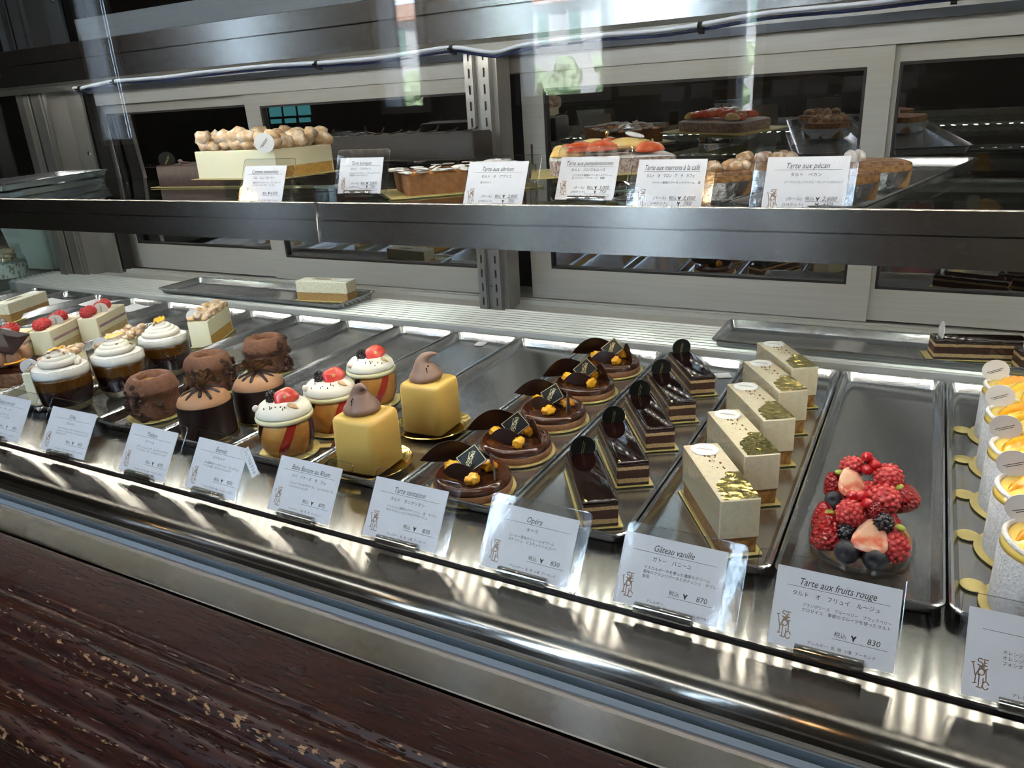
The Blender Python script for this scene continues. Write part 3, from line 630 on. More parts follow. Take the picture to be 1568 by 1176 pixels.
# --- opera bars
op_body = bands('opera_layers', [(0, (.035, .016, .010)), (.17, (.60, .42, .20)), (.36, (.055, .018, .010)), (.74, (.55, .37, .18)), (.89, (.03, .01, .006))], .07, 120, .65, 0, .0236, bump=(500, .4, .0008))
glaze = M('dark_glaze', (.009, .003, .0025), .06, 0, .5, coat=.1)
def opera_cake(label, body_m, disc_m, ink_m, group):
    t = thing('opera_cake', label, 'cake', (0, 0, 0), 0, group)
    L_, W_ = .105, .031
    MB().rr([(L_/2, W_/2, .0012, .0012), (L_/2, W_/2, .0012, .0236)], k=2).done('sponge_layers', body_m, t, loc=(0, 0, 0))
    MB().rr([(L_/2, W_/2, .0015, .0237), (L_/2+.0002, W_/2+.0002, .0018, .0252), (L_/2-.0008, W_/2-.0008, .0015, .0262), (L_/2-.003, W_/2-.003, .0015, .0264)], k=3).done('chocolate_glaze', glaze, t, 60)
    board(t, .115, .037, (.003, -.001))
    disc(t, 'name_disc', (L_/2-.009, 0, .0335), .0125, R(-90), -4, disc_m, ink_m, prot=80)
    f = MB(); f.loft([[(-L_/2, W_/2+.0008, .0015), (L_/2, W_/2+.0008, .0015)], [(-L_/2, W_/2+.0008, .0262), (L_/2, W_/2+.0008, .0262)]], closed=False)
    f.done('acetate_strip', film, t)
    g = MB(); g.blob((-L_/2+.003, W_/2-.003, .0268), (.0018, .0012, .0007), 1, .5, 60, 3); g.done('gold_flake', goldp, t, label='tiny gold flake on the corner')
    return t
# long axis = local x, pointing away from the viewer; board corner nearest the viewer at -x
OA = R(122)
def place_bars(proto, corners, labels, L_=.115, W_=.037):
    for i, (cx, cy, da) in enumerate(corners):
        a = OA+da; ux, uy = math.cos(a), math.sin(a); vx, vy = -uy, ux
        # front right corner (as seen) = centre - u*L/2 - v*W/2
        x = cx+ux*L_/2+vx*W_/2; y = cy+uy*L_/2+vy*W_/2
        x -= ux*.003-vx*.001; y -= uy*.003-vy*.001
        if i == 0: proto.location = (x, y, ZT); proto.rotation_euler = (0, 0, a); proto['label'] = labels[0]
        else: dup(proto, (x, y, ZT), a, labels[i])
op = opera_cake('', op_body, black_disc, goldink, 'opera bars with black discs')
place_bars(op, [(-.1998, .5465, 0), (-.1998, .630, 0), (-.2, .716, 0), (-.1998, .797, 0), (-.2002, .887, 0)],
           [f'{o} of five glossy opera bars with black round discs' for o in order])
op2 = opera_cake('glossy opera bar on the back tray, left of its twin at the frame edge', op_body, white_disc, None, 'opera bars on the back ledge')
op2.location = (.078, 1.071, .0238); op2.rotation_euler = (0, 0, R(193))
dup(op2, (.168, 1.045, .0238), R(193), 'second opera bar on the back tray, cut by the right frame edge')

# --- vanilla bars
van_top = M('vanilla_mousse', (.66, .585, .42), .42, sss=.2, var=((.58, .50, .34), 240, .45, .75), bump=(300, .12, .0005))
sponge = M('golden_sponge', (.44, .24, .07), .85, var=((.24, .11, .025), 260, .35, .65), bump=(420, .9, .0016))
crumbm = M('brown_crumb', (.26, .12, .06), .8)
def vanilla_bar(label):
    t = thing('vanilla_bar', label, 'cake', (0, 0, 0), 0, 'vanilla bars with gold leaf')
    L_, W_ = .106, .0322
    MB().rr([(L_/2, W_/2, .001, .0165), (L_/2, W_/2, .001, .0502), (L_/2-.0007, W_/2-.0007, .001, .0508)], k=2).done('vanilla_mousse', van_top, t, 40)
    MB().rr([(L_/2-.0015, W_/2-.0012, .001, .0012), (L_/2-.001, W_/2-.0008, .001, .015), (L_/2-.0003, W_/2-.0003, .001, .0164)], k=2).done('sponge_base', sponge, t)
    MB().rr([(L_/2-.0002, W_/2-.0002, .001, .0152), (L_/2-.0002, W_/2-.0002, .001, .0166)], k=2).done('brown_layer', crumbm, t)
    board(t, .115, .037, (.003, -.001))
    disc(t, 'name_disc', (L_/2-.013, 0, .0513), .0125, R(20), 90, white_disc, ink, prot=40)
    f = MB(); f.loft([[(-L_/2, W_/2+.0009, .0015), (L_/2, W_/2+.0009, .0015)], [(-L_/2, W_/2+.0009, .0515), (L_/2, W_/2+.0009, .0515)]], closed=False)
    f.done('acetate_strip', film, t)
    # crumpled gold leaf, an irregular thin sheet on the near end
    g = MB(); n, mm = 16, 9; rings = []
    for i in range(n+1):
        x = -L_/2+.001+.046*i/n; ring = []
        wl = .0155*(1-.15*abs(noise.noise((i*.6, 1, 2))))*min(1, .35+1.4*(1-i/n)+.2*noise.noise((i*.9, 3, 1)))
        for j in range(mm+1):
            y = -W_/2+.0005+ (wl*2)*(j/mm)*.96
            z = .0512+.0011*max(0, noise.noise((x*260, y*260, 5.)))+.0006*max(0, noise.noise((x*700, y*700, 1.)))
            ring.append((x, y, z))
        rings.append(ring)
    g.loft(rings, closed=False); g.done('gold_leaf', M('gold_leaf', (.90, .72, .27), .22, 1., bump=(500, .35, .0006)), t)
    c = MB(); rr_ = random.Random(4)
    for k in range(16): c.blob((.018+rr_.uniform(-.022, .012), rr_.uniform(-.006, .006), .0511), rr_.uniform(.0004, .0012), 1, .6, 60, k)
    c.done('crumbs', crumbm, t)
    return t
vb = vanilla_bar('')
place_bars(vb, [(-.0833, .5505, 0), (-.0833, .638, 0), (-.0835, .723, 0), (-.0833, .806, 0), (-.0833, .886, 0)],
           [f'{o} of five pale vanilla bars with gold leaf' for o in order])

# --- glazed chocolate tarts
tartm = M('cocoa_pastry', (.25, .115, .055), .8, bump=(400, .4, .0008), var=((.30, .15, .08), 200, .4, .6))
tglaze = M('milk_choc_glaze', (.055, .016, .007), .08, 0, .5, coat=.25)
choc = M('dark_chocolate', (.018, .006, .004), .28, spec=.35)
orange_m = M('candied_orange', (.82, .33, .012), .18, sss=.3, coat=.6, bump=(150, .5, .0015), var=((.86, .46, .03), 90, .35, .65))
blackcard = M('black_card', (.004, .004, .004), .35, spec=.25)
def leafshape(n=14, skew=.0): return [(i/n, abs(math.sin(PI*(i/n)**(.8+skew)))**1.2) for i in range(n+1)]
def choc_leaf(parent, a, L_, H_, lean, x0, y0, z0, curve=.006, th=.0011, name='chocolate_leaf', skew=0.):
    """thin pointed leaf of chocolate standing on its edge along direction a"""
    up, lo = [], []
    ca, sa = math.cos(a), math.sin(a)
    for s, h in leafshape(14, skew):
        u = (s-.5)*L_; cv = curve*(1-(2*s-1)**2)
        for k, (lst, v) in enumerate(((lo, -.25*h*H_), (up, .75*h*H_))):
            px, py = u, cv-v*math.sin(lean)
            lst.append(Vector((x0+px*ca-py*sa, y0+px*sa+py*ca, z0+v*math.cos(lean))))
    b = MB(); nrm = Vector((-sa, ca, 0))*th
    b.loft([[p for p in lo], [p for p in up], [p+nrm for p in up], [p+nrm for p in lo], [p for p in lo]], closed=False)
    bmesh.ops.remove_doubles(b.bm, verts=b.bm.verts, dist=1e-5)
    return b.done(name, choc, parent, 40)
def choc_tart(label, v=0):
    t = thing('chocolate_tart', label, 'tart', (0, 0, 0), 0, 'glazed chocolate tarts'); rr_ = random.Random(v)
    MB().lathe([(.0425, .0002), (.0425, .0012)], 40).done('gold_board', goldb, t)
    MB().lathe([(.0385, .0013), (.0392, .003), (.0392, .0075), (.0385, .0085)], 44).done('pastry_base', tartm, t, 40)
    MB().lathe([(.0378, .0086), (.0384, .0105), (.0380, .0140), (.0362, .0162), (.033, .0170), (.031, .0158), (.028, .0156), (.01, .0157), (.0005, .0157)], 48).done('chocolate_glaze', tglaze, t, 60)
    choc_leaf(t, R(31+6*v), .074, .025, R(10), -.021, .004, .0240, .008)
    choc_leaf(t, R(14-5*v), .044, .016, R(-14), -.001, -.013, .0205, -.005)
    choc_leaf(t, R(-50+9*v), .034, .025, R(10), .022, .002, .0205, .003)
    # diamond badge leaning between the leaves
    q = [(0, -.0165), (.0165, 0), (0, .0165), (-.0165, 0)]
    def pb(u_, v_, o_=0.): return Vector((.002+u_*.93, -.002+v_*.45+u_*.30-o_*.7, 0.0320+v_*.80+o_*.6))
    p = MB().loft([[pb(*a) for a in q], [pb(*a, .0006) for a in q]]).done('badge', blackcard, t, label='black square badge with gold edge and emblem')
    bm = bmesh.new(); q2 = [(a*.93, b*.93) for a, b in q]
    strokes(bm, [q2+[q2[0]]], lambda u_, v_: pb(u_, v_, .0008), .00055)
    c_, s_ = math.cos(R(-12)), math.sin(R(-12)); em = monogram(.0165)
    strokes(bm, [[((x-.007)*c_*.8-(y-.008)*s_, (x-.007)*s_*.8+(y-.008)*c_) for x, y in l] for l in em], lambda u_, v_: pb(u_, v_, .0008), .0005)
    me = bpy.data.meshes.new('emblem'); bm.to_mesh(me); bm.free(); me.materials.append(goldink); e = bpy.data.objects.new('emblem', me); COL.objects.link(e); e.parent = p
    for k, (x, y) in enumerate(((-.020, -.0045), (.012, .012), (.014, -.019))):
        MB().blob((x, y, .0208), (.0078, .0056, .0056), 3, .5, 48, k+v*5, Matrix.Rotation(R(30*k+25), 3, 'Z')).done('candied_orange', orange_m, t, 180)
    return t
ct_ = [choc_tart('', v) for v in (0, 1)]
for i, (x, y, dz) in enumerate([(-.3605, .5600, -4), (-.3600, .6500, 0), (-.3597, .7440, -22), (-.3600, .8400, 8), (-.3585, .9330, 0)]):
    lab = f'{order[i]} of five round glazed chocolate tarts'
    pt = ct_[i % 2]
    if i < 2: pt.location = (x, y, ZT); pt.rotation_euler = (0, 0, R(dz)); pt['label'] = lab
    else: dup(pt, (x, y, ZT), R(dz), lab)

# --- yellow cubes on gold plates
cubem = M('yellow_mousse', (.76, .50, .13), .42, sss=.2, bump=(350, .1, .0005))
swm = M('mocha_swirl', (.27, .165, .12), .45, sss=.1)
platew = M('card_plate_rim', (.70, .62, .52), .6)
def mousse_cube(label, swa):
    t = thing('mousse_cube', label, 'cake', (0, 0, 0), 0, 'yellow mousse cubes')
    MB().lathe([(.030, .0002), (.0430, .0036), (.0448, .0056), (.0452, .0062), (.0448, .0066), (.0425, .0052), (.036, .0018), (.001, .0016)], 56).done('gold_plate', goldp, t, 60)
    h = .0270
    MB().rr([(h-.003, h-.003, .008, .0019), (h, h, .0095, .0045), (h-.0004, h-.0004, .0095, .05), (h-.0008, h-.0008, .0092, .0570), (h-.0020, h-.0020, .009, .0600), (h-.0042, h-.0042, .0085, .0614), (h-.012, h-.012, .007, .0618), (h-.018, h-.018, .005, .0618)], k=6).done('mousse', cubem, t, 180)
    # mocha swirl: a dollop whose tip hooks over
    pth = [(0, 0, -.001), (-.0005, 0, .002), (-.001, 0, .0065), (-.0015, 0, .011), (-.0022, 0, .0160), (-.0022, 0, .0205), (.0002, 0, .0250), (.0050, 0, .0280), (.0102, 0, .0286), (.0145, 0, .0270)]
    o = MB().tube(smooth(pth, 3), [q for q in [.0135, .0148, .0160, .0168, .0172, .0172, .0166, .0158, .0148, .0137, .0126, .0115, .0104, .0094, .0085, .0077, .0069, .0062, .0055, .0048, .0041, .0034, .0027, .0021, .0016, .0012, .0008, .0003]], 28).done('mocha_swirl', swm, t, 180, loc=(-.002, .000, .0612)); o.rotation_euler = (0, 0, swa); o.scale = (1.14, 1.14, 1.05)
    v = MB().blob((.004, -.0105, .0165), (.001, .0008, .0026), 1, .5, 50, 1).blob((.006, -.010, .0195), (.0012, .0008, .0016), 1, .5, 50, 2).blob((.0045, -.0115, .0135), (.0007, .0006, .0014), 1, .5, 50, 5)
    v.done('vanilla_speck', choc, t, loc=(-.002, -.0035, .0615)).rotation_euler = (0, 0, swa)
    return t
mc = mousse_cube('front yellow mousse cube, its mocha swirl tip drooping forwards', R(-25)); mc.location = (-.4868, .5605, ZT); mc.rotation_euler = (0, 0, R(2))
mc2 = mousse_cube('rear yellow mousse cube on gold plate, swirl tip hooked sideways', R(26)); mc2.location = (-.4805, .6690, ZT); mc2.rotation_euler = (0, 0, R(2))

# --- striped babas with cream
babam = M('baba_crumb', (.60, .30, .07), .45, var=((.50, .22, .045), 70, .35, .65), bump=(160, .25, .001), coat=.15)
redgel = M('red_jelly', (.38, .025, .015), .15, coat=.4)
blackb = M('blackberry_black', (.012, .006, .012), .18, coat=.5)
straw = M('red_fruit', (.72, .055, .045), .22, sss=.25, coat=.5, var=((.80, .13, .09), 130, .4, .65), bump=(160, .5, .0012))
strawin = M('fruit_heart', (.55, .38, .12), .5)
nutm = M('almond_slice', (.74, .52, .28), .6, var=((.60, .36, .16), 160, .4, .6))
greenm = M('pistachio_crumb', (.10, .11, .02), .7)
ballm = M('pale_meringue', (.78, .68, .60), .55)
rimcream = M('pale_yellow_chocolate', (.84, .78, .48), .32, sss=.2)
def baba(label, v):
    t = thing('banana_baba', label, 'cake', (0, 0, 0), 0, 'striped babas topped with cream'); rr_ = random.Random(v)
    MB().lathe([(.033, .0002), (.0335, .0006), (.033, .0012)], 40).done('gold_board', goldb, t)
    MB().box((.036, .006, .0007), (.018, .010, .0008)).done('board_tab', goldb, t)
    prof = [(.0225, .0014), (.0258, .005), (.0287, .012), (.0302, .020), (.0304, .028), (.0296, .036), (.0285, .0405)]
    MB().lathe(prof, 48).done('baba_body', babam, t, 180)
    def band(a0, a1, lean, m, nm):
        b = MB(); rings = []
        for r, z in prof[:]:
            s = (z-.0014)/.039; off = lean*s
            rings.append([((r+.0004)*math.cos(a), (r+.0004)*math.sin(a), z) for a in [a0+off+(a1-a0)*i/8 for i in range(9)]])
        b.loft(rings, closed=False); b.done(nm, m, t, 180)
    band(R(-106), R(-86), R(36), redgel, 'red_stripe'); band(R(-32), R(-8), R(16), M('berry_jelly', (.02, .006, .012), .2, coat=.4, bump=(300, .6, .001)), 'dark_stripe'); band(R(185), R(202), R(34), blackb, 'dark_stripe')
    MB().lathe([(.0286, .0406), (.0310, .0412), (.0316, .0440), (.0308, .0462), (.030, .0466)], 48).done('cream_rim', rimcream, t, 180)
    b = MB(); b.lathe([(.0300, .0464), (.0302, .049), (.0288, .0535), (.0250, .0580), (.018, .0612), (.009, .0626), (.0003, .063)], 48, fn=lambda x, y, z, a: (x*(1+.03*noise.noise((x*70, y*70, z*70+v))), y*(1+.03*noise.noise((x*70, y*70, 9+v))), z+.0012*noise.noise((x*90, y*90, 3+v))))
    b.done('whipped_cream', cream, t, 180)
    bb = MB(); c = Vector((-.0095, -.004, .0655))
    for k in range(34):
        z = 1-2*(k+.5)/34; a = k*2.39996; q = math.sqrt(1-z*z)
        bb.blob(c+Vector((q*math.cos(a)*.0058, q*math.sin(a)*.0058, z*.0066)), .0021, 1)
    bb.done('blackberry', blackb, t, 180)
    # halved strawberry, cut side to the front
    s = MB(); c = Vector((.0062, -.0065, .0660))
    s.lathe([(.0002, -.0042), (.0068, -.0040), (.0098, -.0012), (.0095, .0016), (.0068, .0036), (.0002, .0040)], 20, (0, 0, 0), fn=lambda x, y, z, a: (x*(1.1+.12*math.cos(3*a)+.1*noise.noise((math.cos(a)*2, math.sin(a)*2, v))), y*(.86+.14*math.sin(2*a)), z))
    o = s.done('strawberry_half', straw, t, 180, loc=c); o.rotation_euler = (R(62), 0, R(12)); o.scale = (1.25, 1.25, 1.1)
    MB().lathe([(.0002, .0040), (.0016, .0042), (.0002, .0046)], 8).done('fruit_heart', strawin, o)
    a = MB(); a.lathe([(.0002, -.0004), (.005, -.0004), (.0052, 0), (.005, .0004), (.0002, .0005)], 20, sx=1.15, sy=.62)
    o = a.done('almond_slice', nutm, t, 60, loc=(.0165, -.0165, .0592)); o.rotation_euler = (R(28), R(28), R(35)); o.scale = (1.2, 1.2, 1.3)
    MB().blob((-.0265, -.010, .0560), .0040, 2, .15, 50, v).done('meringue_ball', ballm, t, 180)
    g = MB()
    for k in range(8):
        a = rr_.uniform(R(-150), R(-60)); q = rr_.uniform(.019, .027); z = .063-.005*(q/.025)**2 if q < .025 else .058-(q-.025)*1.2
        g.blob((q*math.cos(a), q*math.sin(a), z+.0008), (.0007, .0006, .0017), 1, .4, 60, k)
    g.done('green_speck', greenm, t)
    return t
for i, (x, y, dz) in enumerate([(-.5985, .5570, -6), (-.5945, .6290, 4), (-.6025, .7160, 12)]):
    b = baba(['front cream topped baba, strawberry half tipped on its top', 'middle baba of three in the striped cream topped row', 'rear baba of three, closest to the empty tray end'][i], i)
    b.location = (x, y, ZT); b.rotation_euler = (0, 0, R(dz)+R(35))

# --- dark chocolate domes
wrapm = M('chocolate_wrap', (.014, .006, .005), .4, spec=.35)
domem = M('milk_mousse', (.42, .22, .11), .6, bump=(500, .3, .0008), sss=.1)
brit = M('nut_brittle', (.060, .026, .010), .25, coat=.5, bump=(260, .9, .0025), var=((.20, .10, .04), 220, .5, .7))
def dome_cake(label, v):
    t = thing('chocolate_dome_cake', label, 'cake', (0, 0, 0), 0, 'dark wrapped mousse domes'); rr_ = random.Random(v+3)
    MB().lathe([(.0338, .0002), (.034, .0007), (.0338, .0014)], 40).done('gold_board', goldp, t)
    MB().lathe([(.0305, .0015), (.0318, .0022), (.0318, .041), (.0311, .0415), (.0306, .041), (.0306, .003)], 48, cap1=False).done('chocolate_wrap', wrapm, t, 50)
    MB().lathe([(.0304, .0402), (.0305, .042), (.0285, .0468), (.0235, .0515), (.016, .0548), (.008, .0562), (.0003, .0565)], 40, fn=lambda x, y, z, a: (x, y, z+.0006*noise.noise((x*120, y*120, v)))).done('mousse_dome', domem, t, 180)
    dr = lambda q: .0568-(q/.0305)**2.3*.0150
    for k in range(6):
        a = R(-172+36*k+rr_.uniform(-6, 6)); q1 = rr_.uniform(.021, .026)
        pts_ = [(q*math.cos(a), q*math.sin(a), dr(q)+.0012) for q in [.004+(q1-.004)*i/6 for i in range(7)]]
        MB().tube(pts_, [.0020, .0021, .0021, .0021, .0022, .0026, .0020], 8).done('chocolate_drip', choc, t, 180)
    b = MB(); n = 14; up = []; lo = []
    for i in range(n+1):
        u_ = (i/n-.5)*(.038+.010*v); h = (.024-.007*v)*(1-abs(2*i/n-1)**6)*(.8+.4*noise.noise((i*.7, v, 0)))+.003
        cv = .003*math.sin(i*.6)
        lo.append(Vector((u_*.55, cv+.001, .0570+.0065*abs(2*i/n-1)**1.3))); up.append(Vector((u_, cv-.002, .0575+h+.0015*noise.noise((i*1.3, v, 4)))))
    d = Vector((0, .0022, 0)); b.loft([lo, up, [p+d for p in up], [p+d for p in lo], lo], closed=False)
    b.done('nut_brittle', brit, t, 50)
    return t
for i, (x, y) in enumerate([(-.7290, .5590), (-.7085, .6260)]):
    b = dome_cake(['front dark chocolate dome cake crowned by a brittle shard', 'rear dark chocolate dome cake with a broad brittle fan'][i], i); b.location = (x, y, ZT); b.rotation_euler = (0, 0, R(50-8*i))

# --- hollow chocolate cylinders
tubem = M('cocoa_ganache', (.185, .085, .048), .8, bump=(330, .9, .0022), var=((.15, .06, .03), 120, .35, .65))
caram = M('caramel_pool', (.50, .22, .06), .12, coat=.6, var=((.62, .36, .14), 150, .4, .6))
cookie = M('cocoa_cookie', (.055, .022, .013), .8, bump=(500, .8, .0015))
def tube_cake(label, v):
    t = thing('chocolate_cylinder_cake', label, 'cake', (0, 0, 0), 0, 'hollow chocolate cylinders'); rr_ = random.Random(v+20)
    MB().lathe([(.036, .0002), (.0362, .0007), (.036, .0012)], 40).done('gold_board', goldb, t)
    b = MB(); b.lathe([(.0285, .0014), (.030, .004), (.0302, .018), (.0303, .033), (.0325, .0345), (.0322, .0385), (.0300, .0450), (.0270, .0505), (.0240, .0530), (.0205, .0536), (.0170, .0532), (.0145, .0505), (.0135, .047), (.0132, .0455)], 64, fn=lambda x, y, z, a: (x*(1+.035*noise.noise((x*110, y*110, z*140+v))), y*(1+.035*noise.noise((x*110, y*110, z*140+v))), z+.0022*noise.noise((math.cos(a)*2.4, math.sin(a)*2.4, v))))
    b.done('ganache_body', tubem, t, 180)
    MB().lathe([(.0149, .0466), (.010, .0470), (.0003, .0473)], 28).done('caramel_pool', caram, t, 180)
    a0 = [R(-95), R(-10), R(-28)][v]
    for k in range(26):
        a = a0+rr_.gauss(0, .32) if k < 16 else rr_.uniform(-PI, PI); z = rr_.uniform(.004, .048) if k < 16 else rr_.uniform(.004, .022)
        q = .0312 if z < .044 else .0285; s = rr_.uniform(.0026, .0055)
        MB().blob((q*math.cos(a), q*math.sin(a), z), (s, s, s*.85), 2, .7, 60, k+v*30).done('cookie_crumb', cookie, t, 40)
    return t
for i, (x, y) in enumerate([(-.8470, .5770), (-.8480, .6680), (-.8330, .7600)]):
    b = tube_cake(['front hollow chocolate cylinder cake, crumbs over its near side', 'middle hollow chocolate cylinder cake with shiny caramel well', 'rear hollow chocolate cylinder cake with crumbs down its right side'][i], i); b.location = (x, y, ZT); b.rotation_euler = (0, 0, R(20*i))

# --- dessert glasses
jelly = bands('coffee_jelly_layers', [(0, (.55, .46, .27)), (.20, (.018, .004, .006)), (.54, (.035, .010, .006)), (.64, (.115, .042, .004))], .16, 40, .18, .003, .052)
frothm = M('milk_froth', (.84, .82, .78), .6, bump=(260, .3, .0008))
pipem = M('piped_cream', (.80, .76, .66), .5, sss=.2)
chip = M('caramel_chip', (.85, .42, .03), .15, coat=.5, bump=(200, .7, .002))
nutd = M('caramel_nut', (.23, .12, .06), .5, var=((.34, .2, .11), 200, .4, .6))
def dessert_glass(label, v):
    t = thing('dessert_glass', label, 'dessert', (0, 0, 0), 0, 'dessert glasses'); rr_ = random.Random(v+50)
    outer = [(.0235, .0003), (.0262, .0015), (.0285, .006), (.0318, .018), (.0338, .032), (.0345, .046), (.0343, .0615)]
    MB().lathe(outer, 44, cap1=False).done('glass_cup', clear('cup_glass', (.97, .98, .975), .03, 1.5, .0, 1.2), t, 180)
    MB().lathe([(.0343, .0613), (.0345, .0620), (.0338, .0622), (.0332, .0616)], 44, cap0=False, cap1=False).done('glass_rim', clear('rim_glass', (.85, .87, .87), .2, 1.5, .05, 1.), t, 180)
    MB().lathe([(r-.0009, max(z, .0035)) for r, z in outer[1:6]]+[(.0336, .0505), (.0001, .0508)], 44).done('coffee_jelly', jelly, t, 180)
    b = MB(); b.lathe([(.0337, .0498), (.0338, .0530), (.0334, .0600), (.028, .0618), (.0003, .0624)], 56, fn=lambda x, y, z, a: (x, y, z+(0 if z > .052 else .0022*noise.noise((math.cos(a)*3, math.sin(a)*3, v*2)))))
    b.done('milk_froth', frothm, t, 180)
    sp = []; n = 130
    for i in range(n):
        s = i/(n-1); a = s*2*PI*4+v; r = .0225*(1-s)**.8; sp.append((r*math.cos(a), r*math.sin(a), .0640+.0165*s))
    MB().tube(sp, [.0050*(1-.25*i/n) for i in range(n)], 10).done('piped_cream', pipem, t, 180)
    c = MB(); rings = []
    for i in range(7):
        u_ = i/6; rings.append([(-.010+.022*u_, .010*(j/4-.5)*math.sin(PI*(.15+.7*u_))*1.5, .0845+.0035*noise.noise((i*.8, j*.8, v))+.003*(u_-.5)) for j in range(5)])
    c.loft(rings, closed=False); q = c.done('caramel_chip', chip, t, 60)
    for k in range(6):
        a = rr_.uniform(-PI, PI); q = rr_.uniform(.006, .021); s = rr_.uniform(.0017, .003)
        MB().blob((q*math.cos(a), q*math.sin(a), .0840-q*.62), (s, s*.85, s*.8), 2, .5, 50, k+v*9).done('caramel_nut', nutd, t, 40)
    return t
for i, (x, y) in enumerate([(-.9800, .5450), (-.9580, .6130), (-.9700, .6960)]):
    b = dessert_glass(['front dessert glass of coffee jelly, cream tilted with amber chip', 'middle dessert glass of coffee jelly topped by bright orange chip', 'rear dessert glass of coffee jelly, next to a nut cheesecake'][i], i); b.location = (x, y, ZT); b.rotation_euler = (0, 0, R(50*i+20))

# --- nut topped cheesecakes
cheesem = M('cheese_mousse', (.86, .81, .58), .55, sss=.25, bump=(260, .1, .0006))
crustm = M('yellow_crust', (.62, .38, .10), .85, var=((.50, .27, .06), 240, .35, .65), bump=(420, .8, .0014))
clust = M('crumble_nut', (.62, .40, .21), .75, var=((.80, .72, .62), 130, .42, .7), bump=(220, .6, .0015))
def nut_cheesecake(label, L_, W_, H_, nn, ns, seed, group, dpos=None, drz=0., boardsz=None, endonly=False):
    t = thing('nut_cheesecake', label, 'cake', (0, 0, 0), 0, group); rr_ = random.Random(seed)
    MB().rr([(L_/2, W_/2, .0012, .0013), (L_/2, W_/2, .0012, H_-.0006), (L_/2-.0007, W_/2-.0007, .0012, H_)], k=2).done('cheese_mousse', cheesem, t, 40)
    cr_ = MB()
    if not endonly: cr_.b3(-L_/2+.0022, L_/2-.004, -W_/2-.0002, W_/2+.0002, .0016, H_*.42)
    cr_.b3(L_/2-.004, L_/2+.0002, -W_/2+.003, W_/2-.003, .0016, H_*.40).done('crust', crustm, t)
    bs = boardsz or (L_+.008, W_+.005); board(t, bs[0], bs[1], (.003, 0))
    cols = max(1, int(L_/(ns*1.75))); rows = max(1, int(W_/(ns*1.75)))
    for i in range(cols):
        for j in range(rows):
            for lay in range(2 if rows > 2 else 1):
                s = ns*rr_.uniform(.75, 1.2)
                x = -L_/2+L_*(i+.5)/cols+rr_.uniform(-.3, .3)*ns; y = -W_/2+W_*(j+.5)/rows+rr_.uniform(-.3, .3)*ns
                if lay and rr_.random() < .45: continue
                q = Matrix.Rotation(rr_.uniform(0, PI), 3, 'Z')
                MB().blob((x, y, H_+s*.62+lay*ns*.75), (s*1.15, s*.9, s*.8), 2, .45, 55, rr_.randint(0, 99), q).done('crumble_nut', clust, t, 180)
    if dpos: disc(t, 'name_disc', dpos, .0115 if W_ < .06 else .0125, drz, -4, white_disc, ink, prot=48)
    return t
NG = 'nut topped cheesecake slices'
for i, (x, y, a) in enumerate([(-1.0605, .585, R(118)), (-1.0595, .690, R(118)), (-1.0600, .857, R(118))]):
    b = nut_cheesecake(['nut topped cheesecake slice left of the front dessert glass', 'nut topped cheesecake slice mostly hidden behind the middle glass', 'nut topped cheesecake slice standing alone at the back of its tray'][i], .102, .034, .045, 10, .0062, i+5, NG, (-.046, .006, .053), R(45)-a)
    b.location = (x, y, ZT); b.rotation_euler = (0, 0, a)

# --- raspberry cakes
raspm = M('raspberry_red', (.50, .028, .030), .36, sss=.2, coat=.12, var=((.66, .085, .08), 200, .4, .65))
def raspberry_mesh():
    b = MB(); n = 64
    for k in range(n):
        z = 1-2*(k+.5)/n; a = k*2.39996; q = math.sqrt(1-z*z)*(1-.24*max(0, z))
        b.blob((q*math.cos(a)*.0084, q*math.sin(a)*.0084, z*.0092), .0020, 1)
    b.blob((0, 0, 0), (.0086, .0086, .0094), 2)
    return b
rasp0 = None
def raspberry(parent, loc, rot, sc=1.):
    global rasp0
    if rasp0 is None:
        o = raspberry_mesh().done('raspberry', raspm, parent, 180); rasp0 = o
    else:
        o = rasp0.copy(); COL.objects.link(o); o.parent = parent
    o.location = loc; o.rotation_euler = rot; o.scale = (sc, sc, sc); return o
rcake = M('white_choc_mousse', (.84, .78, .56), .5, sss=.2, bump=(260, .08, .0005))
rsp = M('pale_sponge', (.66, .52, .26), .85, var=((.5, .36, .15), 240, .35, .65), bump=(420, .7, .0012))
purple = M('berry_layer', (.36, .20, .24), .6, var=((.45, .28, .30), 300, .4, .6))
def raspberry_cake(label, v):
    t = thing('raspberry_cake', label, 'cake', (0, 0, 0), 0, 'raspberry topped cake slices')
    L_, W_, H_ = .104, .034, .041
    MB().rr([(L_/2, W_/2, .0015, .0013), (L_/2, W_/2, .0015, H_-.0008), (L_/2-.001, W_/2-.001, .0015, H_)], k=3).done('mousse_body', rcake, t, 40)
    MB().b3(-L_/2+.006, L_/2-.004, -W_/2-.0003, W_/2+.0003, .022, .0265).done('berry_layer', purple, t)
    MB().b3(-L_/2+.006, L_/2-.004, -W_/2-.0002, W_/2+.0002, .0016, .0135).done('sponge_layer', rsp, t)
    board(t, .106, .0362, (.001, 0))
    for k, (x, y, s) in enumerate(((-.043, .002, 1.1), (-.026, .004, 1.05), (.006, .004, 1.), (.022, .002, 1.08))):
        raspberry(t, (x, y, H_+.0072*s), (R(70+30*k), R(20*k), R(50*k)), s)
    disc(t, 'name_disc', (-.010, -.006, H_+.0065), .0115, R(-66), -10, pinkdisc, ink, prot=85)
    return t
for i, (x, y) in enumerate([(-1.2950, .650), (-1.2945, .734), (-1.2950, .818)]):
    a = R(118); b = raspberry_cake(['front raspberry cake slice, half hidden by the chocolate praline cake', 'middle raspberry cake slice with purple layer', 'rear raspberry cake slice, furthest from the glasses'][i], i); b.location = (x, y, ZT); b.rotation_euler = (0, 0, a)

